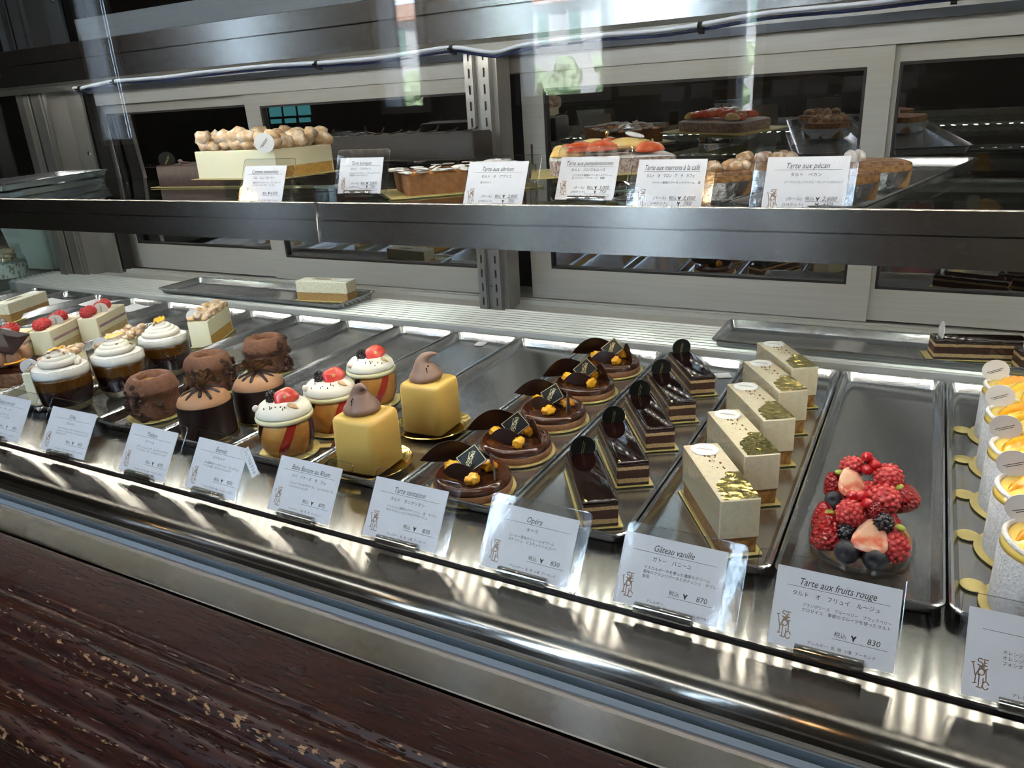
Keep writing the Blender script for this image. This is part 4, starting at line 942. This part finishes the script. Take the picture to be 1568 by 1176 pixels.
# --- pale bars with golden sponge
barm = bands('pale_bar_layers', [(0, (.40, .24, .09)), (.42, (.80, .76, .58)), (.95, (.84, .82, .70))], .05, 60, .6, .0012, .038, bump=(380, .5, .001))
def cream_bar(label, leafy=True):
    t = thing('cream_bar', label, 'cake', (0, 0, 0), 0, 'pale bars with golden sponge')
    MB().rr([(.056, .017, .001, .0013), (.056, .017, .001, .037), (.0553, .0163, .001, .038)], k=2).done('layered_bar', barm, t)
    board(t, .126, .044, (.002, 0))
    MB().rr([(.020, .004, .002, .0381), (.020, .004, .002, .0386)], (-.01, .004)).done('cocoa_smear', M('olive_dust', (.20, .16, .06), .7, var=((.5, .45, .3), 200, .4, .6)), t)
    disc(t, 'name_disc', (.040, 0, .0387), .0115, R(30), 90, white_disc)
    return t
b = cream_bar('pale layered bar at the far left edge behind the raspberry slices'); b.location = (-1.604, .850, ZT); b.rotation_euler = (0, 0, R(112))
b = cream_bar('lone pale layered bar on the long tray at the back'); b.location = (-.990, 1.076, .0238); b.rotation_euler = (0, 0, R(8))

# --- chocolate praline cake, cut by the left edge
t = thing('praline_cake', 'milk chocolate praline cake with dark shard, cut by the left edge', 'cake', (-1.170, .587, ZT), R(28))
MB().rr([(.030, .030, .002, .0012), (.031, .031, .002, .018), (.030, .030, .002, .022)], k=3).done('nut_base', M('praline_crumb', (.16, .07, .03), .8, bump=(260, 1., .003), var=((.25, .12, .06), 160, .4, .6)), t)
for k in range(3): MB().rr([(.030, .030, .001, .0222+.0022*k), (.030, .030, .001, .0236+.0022*k)], (.0007*k, -.0006*k), 2).done('chocolate_sheet', tglaze, t)
for k in range(7):
    a = 2*PI*k/7; MB().blob((.017*math.cos(a), .017*math.sin(a), .041), (.010, .010, .0125), 3, .1, 40, k).done('piped_mousse', M('hazel_mousse', (.30, .16, .09), .55), t, 180)
MB().blob((0, 0, .047), (.012, .012, .014), 3, .1, 40, 9).done('piped_mousse', MATS['hazel_mousse'], t, 180)
MB().tube(smooth([(.004, -.026, .036), (.014, -.027, .037), (.023, -.022, .038), (.027, -.012, .040)]), .0016, 8).done('orange_peel', orange_m, t, 180)
p = MB(); c_, s_ = .028, .0; p.loft([[(-.030, -.014, .058), (.022, -.028, .050), (.034, .002, .072), (-.014, .010, .080)], [(-.030, -.014, .0592), (.022, -.028, .0512), (.034, .002, .0732), (-.014, .010, .0812)]]); p.done('chocolate_shard', choc, t)
MB().rr([(.033, .033, .002, .0002), (.033, .033, .002, .001)], k=2).done('gold_board', goldb, t)

# --- berry tart
t = thing('berry_tart', 'heart of red berries piled on a pastry tart in a clear wrapper', 'tart', (-.0150, .592, ZT), 0)
def heartpts(s, z, n=40): 
    out = []
    for i in range(n):
        a = 2*PI*i/n; r = s*(1+.06*math.cos(2*a)); out.append((r*math.cos(a)*.92, r*math.sin(a)*1.10, z))
    return out
MB().loft([heartpts(.034, .0014), heartpts(.0365, .005), heartpts(.037, .0125), heartpts(.0345, .0128), heartpts(.033, .009)], True, True).done('pastry_shell', M('baked_pastry', (.50, .26, .09), .7, var=((.30, .12, .035), 90, .35, .7), bump=(300, .5, .001)), t, 50)
MB().loft([heartpts(.0332, .0095), heartpts(.031, .0135), heartpts(.012, .0150)], True, True).done('custard', M('dark_jam', (.10, .03, .015), .3, coat=.3), t, 60)
MB().loft([heartpts(.0395, .0008, 60), [(x*(1+.02*(i % 2)), y*(1+.02*(i % 2)), .014+.002*math.sin(i*1.7)) for i, (x, y, z) in enumerate(heartpts(.0405, 0, 60))]], False, False).done('clear_wrapper', film, t)
blue = M('blueberry_skin', (.010, .011, .018), .5, var=((.030, .034, .045), 70, .4, .7))
cut = M('strawberry_flesh', (.60, .13, .07), .22, coat=.5, var=((.76, .44, .28), 95, .36, .60))
sskin = M('strawberry_skin', (.36, .008, .010), .25, coat=.25, bump=(360, 1., .004), vtype='V')
pist = M('pistachio', (.36, .40, .06), .55)
curr = M('redcurrant', (.55, .01, .015), .06, coat=.7, sss=.2)
def strawb(loc, rot, sc=1., half=False):
    prof = [(.0004, -.0155), (.0040, -.0135), (.0080, -.0075), (.0108, .0), (.0112, .0055), (.0085, .0095), (.0004, .0105)]
    b = MB()
    if half: b.loft([[(r*math.cos(R(180+7.5*i)), r*math.sin(R(180+7.5*i)), z) for i in range(25)] for r, z in prof], closed=False)
    else: b.lathe(prof, 24)
    o = b.done('strawberry_half' if half else 'strawberry', sskin, t, 180 if not half else 50, loc=loc); o.rotation_euler = rot; o.scale = (sc,)*3
    if half:
        q = MB()
        for f_, y_ in ((1., 0.), (.93, .0006), (.55, .0012)): pass
        q.loft([[(x*f_, y_, z*f_) for x, z in [(r, z) for r, z in prof]+[(-r, z) for r, z in prof[::-1]]] for f_, y_ in ((1., -.0002), (.96, .0007), (.6, .0014), (.05, .0010))], False, True); q.done('cut_face', cut, o, 60)
    return o
# cut faces turned up and towards the viewer
strawb((.0075, -.0325, .0285), (R(122), 0, R(-4)), 1.16, True); strawb((-.0110, .0050, .0525), (R(128), 0, R(24)), 1.0, True)
strawb((-.0230, -.0215, .0175), (R(150), R(-18), R(-18)), 1.22); strawb((-.0275, -.0050, .0215), (R(150), R(10), R(40)), 1.)
strawb((-.0235, .0180, .0405), (R(160), R(-10), R(60)), .92); strawb((.0255, .0090, .0445), (R(20), R(30), R(20)), 1.05)
strawb((.0085, -.0110, .0425), (R(60), R(20), R(30)), .72)
for loc, rot, sc in [((-.0085, -.0150, .0370), (R(58), R(6), R(5)), 1.20), ((.0135, -.0020, .0475), (R(62), R(28), R(25)), 1.28), ((.0140, .0145, .0590), (R(70), R(-30), R(30)), 1.16), ((-.0130, .0230, .0590), (R(40), R(30), 0), 1.0), ((.0240, -.0265, .0215), (R(20), R(14), 0), 1.22), ((.0020, .0100, .0420), (0, 0, 0), 1.25), ((.0, -.0050, .0300), (0, 0, 0), 1.35), ((.0160, -.0050, .0280), (0, 0, 0), 1.2), ((-.0130, .0120, .0300), (0, 0, 0), 1.3)]:
    raspberry(t, loc, rot, sc)
for loc, s in [((-.0075, -.0385, .0165), .0094), ((.0125, -.0400, .0160), .0092), ((-.0225, .0080, .0340), .0082)]:
    b = MB(); b.lathe([(.0003, -s), (s*.6, -s*.82), (s*.98, -s*.2), (s*.95, .3*s), (s*.6, .78*s), (.3*s, .86*s), (.22*s, .74*s), (.0003, .70*s)], 22)
    o = b.done('blueberry', blue, t, 180, loc=loc); o.rotation_euler = (R(70), R(18), R(-20))
for loc in [(.0150, -.0205, .0365), (-.0100, -.0255, .0240)]:
    bb = MB(); bb.blob((0, 0, 0), (.0070, .0070, .0080), 2)
    for k in range(44):
        z = 1-2*(k+.5)/44; a = k*2.39996; q = math.sqrt(1-z*z); bb.blob((q*math.cos(a)*.0066, q*math.sin(a)*.0066, z*.0076), .0019, 1)
    bb.done('blackberry', blackb, t, 180, loc=loc)
for loc in [(-.0030, .0195, .0715), (.0032, .0175, .0665), (-.0015, .0150, .0625), (.0005, .0245, .0655), (-.0095, -.0070, .0485), (-.0028, -.0065, .0495), (.0020, -.0125, .0470)]:
    MB().blob((0, 0, 0), .0046, 2).done('redcurrant', curr, t, 180, loc=loc)
for loc, a in [((-.0215, .0180, .0550), 10), ((.0225, .0060, .0560), 60), ((-.0240, -.0120, .0330), 30), ((.0265, -.0240, .0375), -30)]:
    MB().blob((0, 0, 0), (.0042, .0027, .0024), 2, .1, 40, 1, Matrix.Rotation(R(a), 3, 'Z')).done('pistachio', pist, t, 180, loc=loc)

# --- orange topped cakes along the right edge
dust = M('sugar_dusted', (.72, .72, .73), .85, bump=(420, .7, .0018), var=((.62, .62, .64), 260, .4, .65))
seg = M('orange_segment', (.92, .44, .02), .14, coat=.6, sss=.25, var=((.94, .66, .10), 50, .35, .65), bump=(120, .35, .002))
peel = M('orange_peel_edge', (.90, .36, .015), .2, coat=.5)
rind = M('sugared_rind', (.84, .80, .76), .8, bump=(500, .8, .0016))
def orange_cake(label, v):
    t = thing('orange_cake', label, 'cake', (0, 0, 0), 0, 'orange topped cakes')
    MB().lathe([(.0385, .0002), (.0388, .0007), (.0385, .0012)], 40).done('gold_board', goldb, t)
    MB().lathe([(.0085, .0002), (.0088, .0007), (.0085, .0012)], 24, (-.041, .017, 0)).done('board_tab', goldb, t)
    MB().lathe([(.0325, .0013), (.0332, .003), (.0332, .048), (.0322, .0500), (.0003, .0502)], 48).done('dusted_cylinder', dust, t, 60)
    for k, (a, off) in enumerate(((R(30+4*v), -.0125), (R(36+4*v), .0045), (R(24+4*v), -.027))):
        ca, sa = math.cos(a), math.sin(a); rings = []; n = 14; L_ = (.032, .030, .022)[k]
        for i in range(n+1):
            s = (i/n-.5)*2; u_ = s*L_; ww = .0135*(1-s*s)**.55+.0003; hh = .0145*(1-s*s)**.5+.0005; ring = []
            for j in range(11):
                q = j/10; v_ = off+(q-.3)*ww*1.35-.006*s*s+.004; z = .0505+hh*(math.sin(PI*min(1, q*1.02))**.75)*(1+.05*math.sin(i*2.6))
                ring.append((u_*ca-v_*sa, u_*sa+v_*ca, z))
            rings.append(ring)
        MB().loft(rings, closed=False).done('orange_segment', seg if k != 1 else peel, t, 180)
    MB().tube([(.0305*math.cos(R(q)), .0305*math.sin(R(q)), .0535+.0045*math.sin(R((q-95)*180/165))) for q in range(95, 262, 11)], [.0008+.0013*math.sin(PI*i/15) for i in range(16)], 8).done('sugared_rind', rind, t, 180)
    MB().lathe([(.0326, .0495), (.0322, .0535), (.0270, .0580), (.015, .0600), (.0003, .0600)], 40, sx=1, sy=1).done('citrus_jelly', M('citrus_jelly', (.88, .62, .14), .2, sss=.2, coat=.4), t, 180)
    disc(t, 'name_disc', (-.019, .0175, .0685), .0122, R(-12), -8, pinkdisc, ink, prot=28)
    return t
oc = orange_cake('', 0)
for i, (x, y) in enumerate([(.1045, .5520), (.1040, .6290), (.1035, .7060), (.1045, .7860), (.1055, .8660)]):
    lab = f'{order[i]} of five sugar dusted cakes topped with orange segments'
    if i == 0: oc.location = (x, y, ZT); oc['label'] = lab
    else: dup(oc, (x, y, ZT), R(3*i), lab)
# ------------------------------------------------------------------ cakes and tarts on the middle glass shelf
# tall nut cheesecake on a clear riser
t = thing('acrylic_riser', 'clear acrylic box riser carrying the tall nut cheesecake', 'riser', (-.815, .820, ZS), 0)
MB().rr([(.065, .044, .002, .0002), (.065, .044, .002, .0252), (.063, .042, .002, .0252), (.063, .042, .002, .0002)], k=3, cap0=False, cap1=False).done('walls', acryl, t)
MB().rr([(.065, .044, .002, .0253), (.065, .044, .002, .0272)], k=3).done('top', acryl, t)
bc = nut_cheesecake('tall nut topped cheesecake with round white disc, raised on a clear riser', .150, .112, .0375, 60, .0118, 11, None, (.0705, -.0665, .0465), R(38), (.172, .126), True)
bc.location = (-.832, .817, ZS+.0274)
# dark chocolate cake behind it
pm = M('dark_ganache', (.036, .014, .010), .45, bump=(200, .4, .0012), var=((.06, .028, .02), 160, .45, .7))
t = thing('chocolate_cake', 'dark chocolate cake on gold board behind the tall cheesecake', 'cake', (-1.005, .963, ZS+.0005), R(4))
MB().rr([(.185, .042, .003, .0012), (.185, .042, .003, .034), (.183, .040, .003, .0365)], k=3).done('ganache_body', pm, t, 50)
board(t, .40, .096)
rb = lambda x, y: MB().tube(smooth([(x-.010, y, .037), (x-.004, y+.007, .0375), (x+.005, y+.005, .038), (x+.006, y-.004, .039), (x-.002, y-.005, .041), (x-.006, y+.002, .0425)]), .0035, 8, flat=.5)
for k in range(6): rb(-.150+.058*k, -.012+.022*(k % 2)).done('piped_curl', M('pink_brown_cream', (.30, .17, .14), .45), t, 180)
disc(t, 'name_disc', (-.176, -.022, .0445), .0135, R(60), 0, black_disc, goldink)
# long dark loaf at the back
t = thing('chocolate_loaf', 'long dark chocolate loaf with curled shavings at the back of the shelf', 'cake', (-.765, 1.058, ZS+.0005), R(0))
MB().rr([(.150, .030, .003, .0302), (.150, .030, .003, .066), (.148, .028, .003, .069)], k=3).done('loaf_body', M('black_chocolate', (.012, .008, .007), .5, bump=(300, .5, .001)), t, 50)
MB().rr([(.155, .034, .003, .0288), (.155, .034, .003, .030)], k=2).done('board', M('dark_board', (.05, .04, .03), .5), t)
for s_ in (-1, 1): MB().b3(s_*.11-.02, s_*.11+.02, -.025, .025, 0, .0286).done('stand_foot', acryl, t)
rr_ = random.Random(3)
for k in range(9):
    x = -.14+.035*k; MB().tube(smooth([(x-.012, -.018, .0695), (x, -.014+.004*(k % 2), .0715), (x+.008, -.018, .0725), (x+.012, -.017, .0755+.004*(k % 3 == 0))]), .0012, 6).done('shaving', choc, t, 180)
# apricot tart with almonds
t = thing('apricot_tart', 'almond topped apricot tart dusted with sugar on a gold board', 'tart', (-.560, .889, ZS+.0004), R(45))
side = M('baked_side', (.26, .115, .035), .7, var=((.18, .07, .02), 160, .35, .7), bump=(300, .4, .0008))
MB().rr([(.076, .052, .006, .0014), (.078, .054, .006, .0250), (.078, .054, .006, .0265)], k=4).done('pastry_body', side, t, 50)
MB().rr([(.100, .066, .001, .0002), (.100, .066, .001, .0012)], k=2).done('gold_board', goldb, t)
MB().rr([(.074, .050, .005, .0266), (.072, .048, .005, .0280)], k=3).done('apricot_glaze', M('apricot_glaze', (.50, .19, .03), .25, coat=.4, var=((.30, .10, .02), 90, .4, .65)), t, 60)
sug = M('sugared_almond', (.80, .78, .76), .75, var=((.62, .42, .25), 240, .55, .72))
rr_ = random.Random(8)
for k in range(74):
    e = rr_.random(); 
    if k < 52:
        s_ = rr_.choice((0, 0, 1, 2, 3)); u_ = rr_.uniform(-1, 1)
        x, y = [(-.076+rr_.uniform(-.006, .006), u_*.052), (.076+rr_.uniform(-.006, .004), u_*.052), (u_*.076, -.052+rr_.uniform(-.005, .005)), (u_*.076, .052+rr_.uniform(-.005, .005))][s_]
    else: x, y = rr_.uniform(-.06, .06), rr_.uniform(-.042, .042)
    q = Matrix.Rotation(rr_.uniform(0, PI), 3, 'Z') @ Matrix.Rotation(R(rr_.uniform(-22, 22)), 3, 'X')
    MB().blob((x, y, .0285+rr_.uniform(0, .003)), (.0092, .0056, .0010), 2, .1, 40, k, q).done('almond_flake', sug, t, 180)
t = thing('tart_flag', 'small upright black and gold flag card behind the abricot price card', 'flag card', (-.452, .90, ZS), R(-58))
MB().box((0, 0, .0155), (.020, .008, .031)).done('foot', acryl, t)
MB().plate([(-.011, 0, .031), (.011, 0, .031), (.013, 0, .055), (-.009, 0, .055)], .0006).done('badge', blackcard, t)
bm = bmesh.new(); em = monogram(.020)
strokes(bm, [[(x-.008, y+.033) for x, y in l] for l in em], lambda u_, v_: (u_, -.0009, v_), .0007)
for sgn in (1,): strokes(bm, [[(-.0105, .0316), (.0105, .0316), (.0124, .0544), (-.0086, .0544), (-.0105, .0316)]], lambda u_, v_: (u_, -.0009, v_), .0008)
me = bpy.data.meshes.new('emblem'); bm.to_mesh(me); bm.free(); me.materials.append(goldp); e = bpy.data.objects.new('emblem', me); COL.objects.link(e); e.parent = t
# grapefruit tart on a steel cylinder riser
t = thing('steel_riser', 'round steel riser holding up the grapefruit tart', 'riser', (-.352, .915, ZS), 0)
MB().lathe([(.044, .0002), (.045, .001), (.045, .0185), (.044, .0195), (.0003, .0195)], 48).done('drum', chrome, t, 50)
t = thing('grapefruit_tart', 'grapefruit topped tart with sugared pastry sides on the steel riser', 'tart', (-.352, .915, ZS+.0197), R(26))
MB().rr([(.098, .066, .001, .0002), (.098, .066, .001, .0012)], k=2).done('tart_board', goldb, t)
MB().rr([(.074, .046, .012, .0013), (.075, .047, .012, .0165), (.073, .045, .012, .0178)], k=5).done('pastry_side', M('sugared_pastry', (.30, .19, .15), .85, var=((.55, .46, .43), 330, .4, .62), bump=(420, .8, .0016)), t, 50)
MB().rr([(.074, .046, .012, .0179), (.071, .043, .012, .0192)], k=5).done('white_icing', M('white_icing', (.82, .80, .78), .6), t, 60)
gy = M('yellow_grapefruit', (.85, .55, .16), .16, coat=.6, sss=.25, bump=(140, .3, .0015), var=((.88, .66, .30), 60, .35, .65))
gr_ = M('red_grapefruit', (.66, .09, .025), .15, coat=.6, sss=.25, bump=(140, .4, .0018), var=((.80, .22, .10), 60, .4, .65))
def wedge(x, y, z, a, L_, W_, H_, m, nm):
    rings = []; n = 14; ca, sa = math.cos(a), math.sin(a)
    for i in range(n+1):
        s = (i/n-.5)*2; w_ = W_*(1-s*s)**.7+.0004; h = H_*(1-s*s)**.55+.0004; ring = []
        for j in range(12):
            p = 2*PI*j/12; u_ = s*L_/2; v_ = w_*math.cos(p)+.16*L_*(1-s*s); ring.append((x+u_*ca-v_*sa, y+u_*sa+v_*ca, z+h*math.sin(p)*(1 if math.sin(p) > 0 else .3)))
        rings.append(ring)
    MB().loft(rings).done(nm, m, t, 180)
W = [(-.058, -.014, .1, .046, gy), (-.050, .016, 1.2, .044, gr_), (-.038, -.020, .5, .050, gr_), (-.030, .018, 2.4, .046, gr_), (-.020, -.004, .2, .050, gy), (-.012, -.030, .35, .046, gr_), (-.004, .024, 2.7, .044, gr_), (.004, .004, .9, .050, gr_), (.020, -.020, .15, .056, gy), (.026, .016, 2.3, .046, gr_), (.044, -.004, .6, .046, gy), (.050, -.026, .3, .042, gr_), (.058, .010, 1.1, .044, gr_), (.046, .028, .2, .040, gy), (-.062, .022, 2.2, .036, gy)]
for k, (x, y, a, l, m) in enumerate(W): wedge(x*.92, y*.9, .0205+.0085*max(0, 1-(x/.066)**2-(y/.05)**2)+.0012*(k % 3), a, l*.92, .0092, .0100, m, 'grapefruit_segment')
rr_ = random.Random(5)
for k in range(10): MB().blob((rr_.uniform(-.06, .06), rr_.uniform(-.035, .035), .0345), (.0016, .0012, .0010), 1, .5, 50, k).done('pistachio_bit', pist, t)
o = MB().lathe([(.0003, -.001), (.009, -.001), (.0098, .0002), (.009, .0012), (.0003, .0016)], 24, sx=1.25, sy=.8).done('white_oval', whitep, t, 60, loc=(.030, .000, .0415)); o.rotation_euler = (R(14), R(14), 0)
MB().blob((-.004, .002, .0425), (.002, .002, .005), 2, .7, 60, 2).done('gold_flake', goldp, t)
# chestnut tart pieces on their tray
def shelf_tray(x, y, z, rz, label): return tray(x, y, z, rz, label, 'steel trays on the middle shelf')
TZ = ZS+.0003
shelf_tray(-.0525, .918, TZ, R(-11.5), 'steel tray on the middle shelf under the pecan pieces')
shelf_tray(-.1695, .935, TZ, R(-11.5), 'steel tray on the middle shelf under the chestnut pieces')
shelf_tray(-1.454, .842, TZ, R(25), 'lower of two stacked trays at the left end of the shelf').scale = (1, .66, 1)
shelf_tray(-1.448, .846, TZ+.0135, R(26), 'upper of two stacked trays at the left end of the shelf').scale = (1, .66, 1)
foil = M('crinkled_foil', (.80, .80, .80), .16, 1., bump=(160, .9, .003))
tside = M('tart_crumb', (.26, .125, .045), .85, var=((.38, .21, .085), 170, .38, .62), bump=(300, .9, .002))
top_b = M('nut_crust', (.19, .09, .045), .75, var=((.34, .19, .10), 150, .4, .65), bump=(220, 1., .003))
chest = M('sugared_chestnut', (.40, .22, .10), .6, var=((.74, .62, .50), 110, .45, .68), bump=(160, .5, .002))
pecan = M('sugared_pecan', (.72, .66, .62), .8, var=((.42, .28, .20), 120, .5, .72), bump=(190, .8, .002))
def tart_piece(name, label, group, nuts, top, v):
    """quarter piece with its pointed inner corner, sitting in a round foil"""
    t = thing(name, label, 'tart', (0, 0, 0), 0, group); rr2 = random.Random(v)
    def q(s, z): return [(-.030*s, -.028*s, z), (.030*s, -.028*s, z), (.036*s, .0*s, z), (.030*s, .026*s, z), (.0, .034*s, z), (-.030*s, .026*s, z)]
    MB().loft([q(.96, .0022), q(1., .010), q(1.01, .024)]).done('tart_side', tside, t)
    MB().loft([q(1.01, .0241), q(1.0, .027), q(.9, .0285)]).done('crust_top', top, t)
    pts_ = []
    for i in range(41):
        a = 2*PI*i/41; pts_.append(a)
    rings = [[(r*(1+.02*(i % 2))*math.cos(a), r*(1+.02*(i % 2))*math.sin(a)*.86, z) for i, a in enumerate(pts_)] for r, z in ((.030, .0006), (.036, .0016), (.041, .012), (.0435, .019))]
    MB().loft(rings, True, False).done('foil_cup', foil, t)
    for k, (x, y, s) in enumerate(nuts):
        if 'pecan' in name:
            b = MB()
            for sx_ in (-.0042, .0042): b.blob((x+sx_, y, .0330), (.0052, .0120, .0070), 2, .35, 60, k+v)
            b.done('pecan_half', pecan, t, 180)
        else: MB().blob((x, y, .0310), (.0085*s, .0075*s, .0065*s), 2, .35, 50, k+v, Matrix.Rotation(k*1.1, 3, 'Z')).done('chestnut', chest, t, 180)
    return t
hz = [(-.022, -.018, 1), (-.004, -.020, .9), (.016, -.019, 1), (.028, -.006, .95), (.022, .014, 1), (.004, .018, .9), (-.018, .016, 1), (-.024, .0, .9), (0, 0, 1), (.014, 0, .9)]
a = tart_piece('chestnut_tart_piece', 'front chestnut tart piece, cut face beside the marrons price card', 'chestnut tart pieces', hz, top_b, 1); a.location = (-.1955, .800, TZ+.0012); a.rotation_euler = (0, 0, R(30))
a = tart_piece('chestnut_tart_piece', 'rear chestnut tart piece with pale sugared nuts', 'chestnut tart pieces', hz, top_b, 4); a.location = (-.1705, .925, TZ+.0012); a.rotation_euler = (0, 0, R(10))
a = tart_piece('pecan_tart_piece', 'front pecan tart piece leaning on crinkled foil at the tray corner', 'pecan tart pieces', [], top_b, 2); a.location = (-.0815, .775, TZ+.0012); a.rotation_euler = (0, 0, R(50))
a = tart_piece('pecan_tart_piece', 'rear pecan tart piece topped with sugared pecan halves', 'pecan tart pieces', [(-.016, 0, 1)], top_b, 3); a.location = (-.0575, .890, TZ+.0012); a.rotation_euler = (0, 0, R(30))

# ------------------------------------------------------------------ things beyond the end glass
side_m = M('side_counter_top', (.05, .045, .04), .4)
t = thing('side_counter', 'dark side counter beyond the glass end of the case', 'counter', (-2.35, 1.05, 0)); MB().b3(-.40, .41, -.35, .45, -.012, -.0006).done('counter_top', side_m, t); MB().b3(-.38, .38, -.33, .43, -.845, -.013).done('counter_body', darkm, t)
t = thing('storage_box', 'pale lidded plastic box seen through the glass end panel', 'box', (-2.155, 1.255, .0004), R(4))
pb_ = M('pale_plastic', (.50, .56, .52), .4)
MB().rr([(.075, .055, .01, 0), (.088, .068, .012, .115)], k=4).done('box_body', pb_, t, 40)
MB().rr([(.092, .072, .012, .1155), (.092, .072, .012, .126), (.084, .064, .012, .130)], k=4).done('lid', pb_, t, 40)
t = thing('cookie_jar', 'glass jar with pale printed label at the far left edge', 'jar', (-2.075, 1.095, .0004))
MB().lathe([(.036, 0), (.042, .006), (.042, .050), (.036, .060), (.036, .085)], 36, cap1=False).done('glass_body', clear('jar_glass', (.9, .93, .92), .06), t, 180)
MB().lathe([(.0425, .006), (.0425, .042)], 36, cap0=False, cap1=False).done('paper_label', M('printed_label', (.62, .66, .66), .6, var=((.16, .18, .19), 190, .52, .58), stretch=(1, 1, .5)), t, 180)
for k in range(24):
    a = k*2.4; MB().blob((.024*math.cos(a)*math.sqrt((k % 8)/8), .024*math.sin(a)*math.sqrt((k % 8)/8), .049+.0105*(k//8)), (.010, .009, .006), 2, .4, 50, k).done('cookie', clust, t, 180)
# kitchen behind the doors: a lit glass-front fridge
t = thing('lit_fridge', 'cyan lit fridge window glimpsed through the back door glass', 'fridge', (-2.835, 3.0, -.85), 0)
MB().b3(-.32, .32, 0, .5, 0, 1.75).done('body', darkm, t)
cy = emit('cyan_glow', (.16, .62, .66), 1.0)
for k in range(3):
    MB().b3(-.135+.095*k, -.058+.095*k, -.006, -.001, 1.218, 1.285).done('window', cy, t); MB().b3(-.135+.095*k, -.065+.095*k, -.006, -.001, 1.185, 1.206).done('window', cy, t)
t = thing('kitchen_counter', 'dim steel kitchen counter behind the sliding doors', 'counter', (-.3, 2.6, -.85), 0)
MB().b3(-.9, .9, 0, .5, 0, .9).done('counter_body', darkm, t); MB().b3(-.92, .92, -.02, .52, .901, .93).done('counter_top', steel, t)
# ------------------------------------------------------------------ daylight, camera, view
sun = bpy.data.lights.new('sun', 'SUN'); sun.energy = SUNE; sun.angle = .01; sun.color = (1, .95, .88)
so = bpy.data.objects.new('sun', sun); COL.objects.link(so); so.rotation_euler = (R(52), 0, R(150))
w = bpy.data.worlds.new('sky'); S.world = w; w.use_nodes = True
bg = w.node_tree.nodes['Background']; bg.inputs[0].default_value = (.62, .78, 1., 1); bg.inputs[1].default_value = SKYE
cam = bpy.data.cameras.new('camera'); co = bpy.data.objects.new('camera', cam); COL.objects.link(co)
a, b, c = -5.06680140e-01, 3.50139963e-01, -5.44050169e-02
f = Vector((math.sin(a)*math.cos(b), math.cos(a)*math.cos(b), -math.sin(b))); r0 = Vector((math.cos(a), -math.sin(a), 0)); u0 = r0.cross(f)
r = math.cos(c)*r0+math.sin(c)*u0; u = r.cross(f)
co.matrix_world = Matrix(((r.x, u.x, -f.x, 0), (r.y, u.y, -f.y, 0), (r.z, u.z, -f.z, .35), (0, 0, 0, 1)))
cam.sensor_width = 36; cam.lens = 1157.18/1568*36; cam.clip_start = .01; cam.clip_end = 60
S.camera = co
S.view_settings.view_transform = 'Standard'; S.view_settings.look = 'None'; S.view_settings.gamma = 1; S.view_settings.use_curve_mapping = False
S.view_settings.exposure = EXPO
S.cycles.use_denoising = True; S.cycles.max_bounces = 10; S.cycles.transparent_max_bounces = 24; S.cycles.glossy_bounces = 6; S.cycles.diffuse_bounces = 4
S.cycles.sample_clamp_indirect = 4; S.cycles.caustics_reflective = False; S.cycles.caustics_refractive = False; S.cycles.blur_glossy = .5
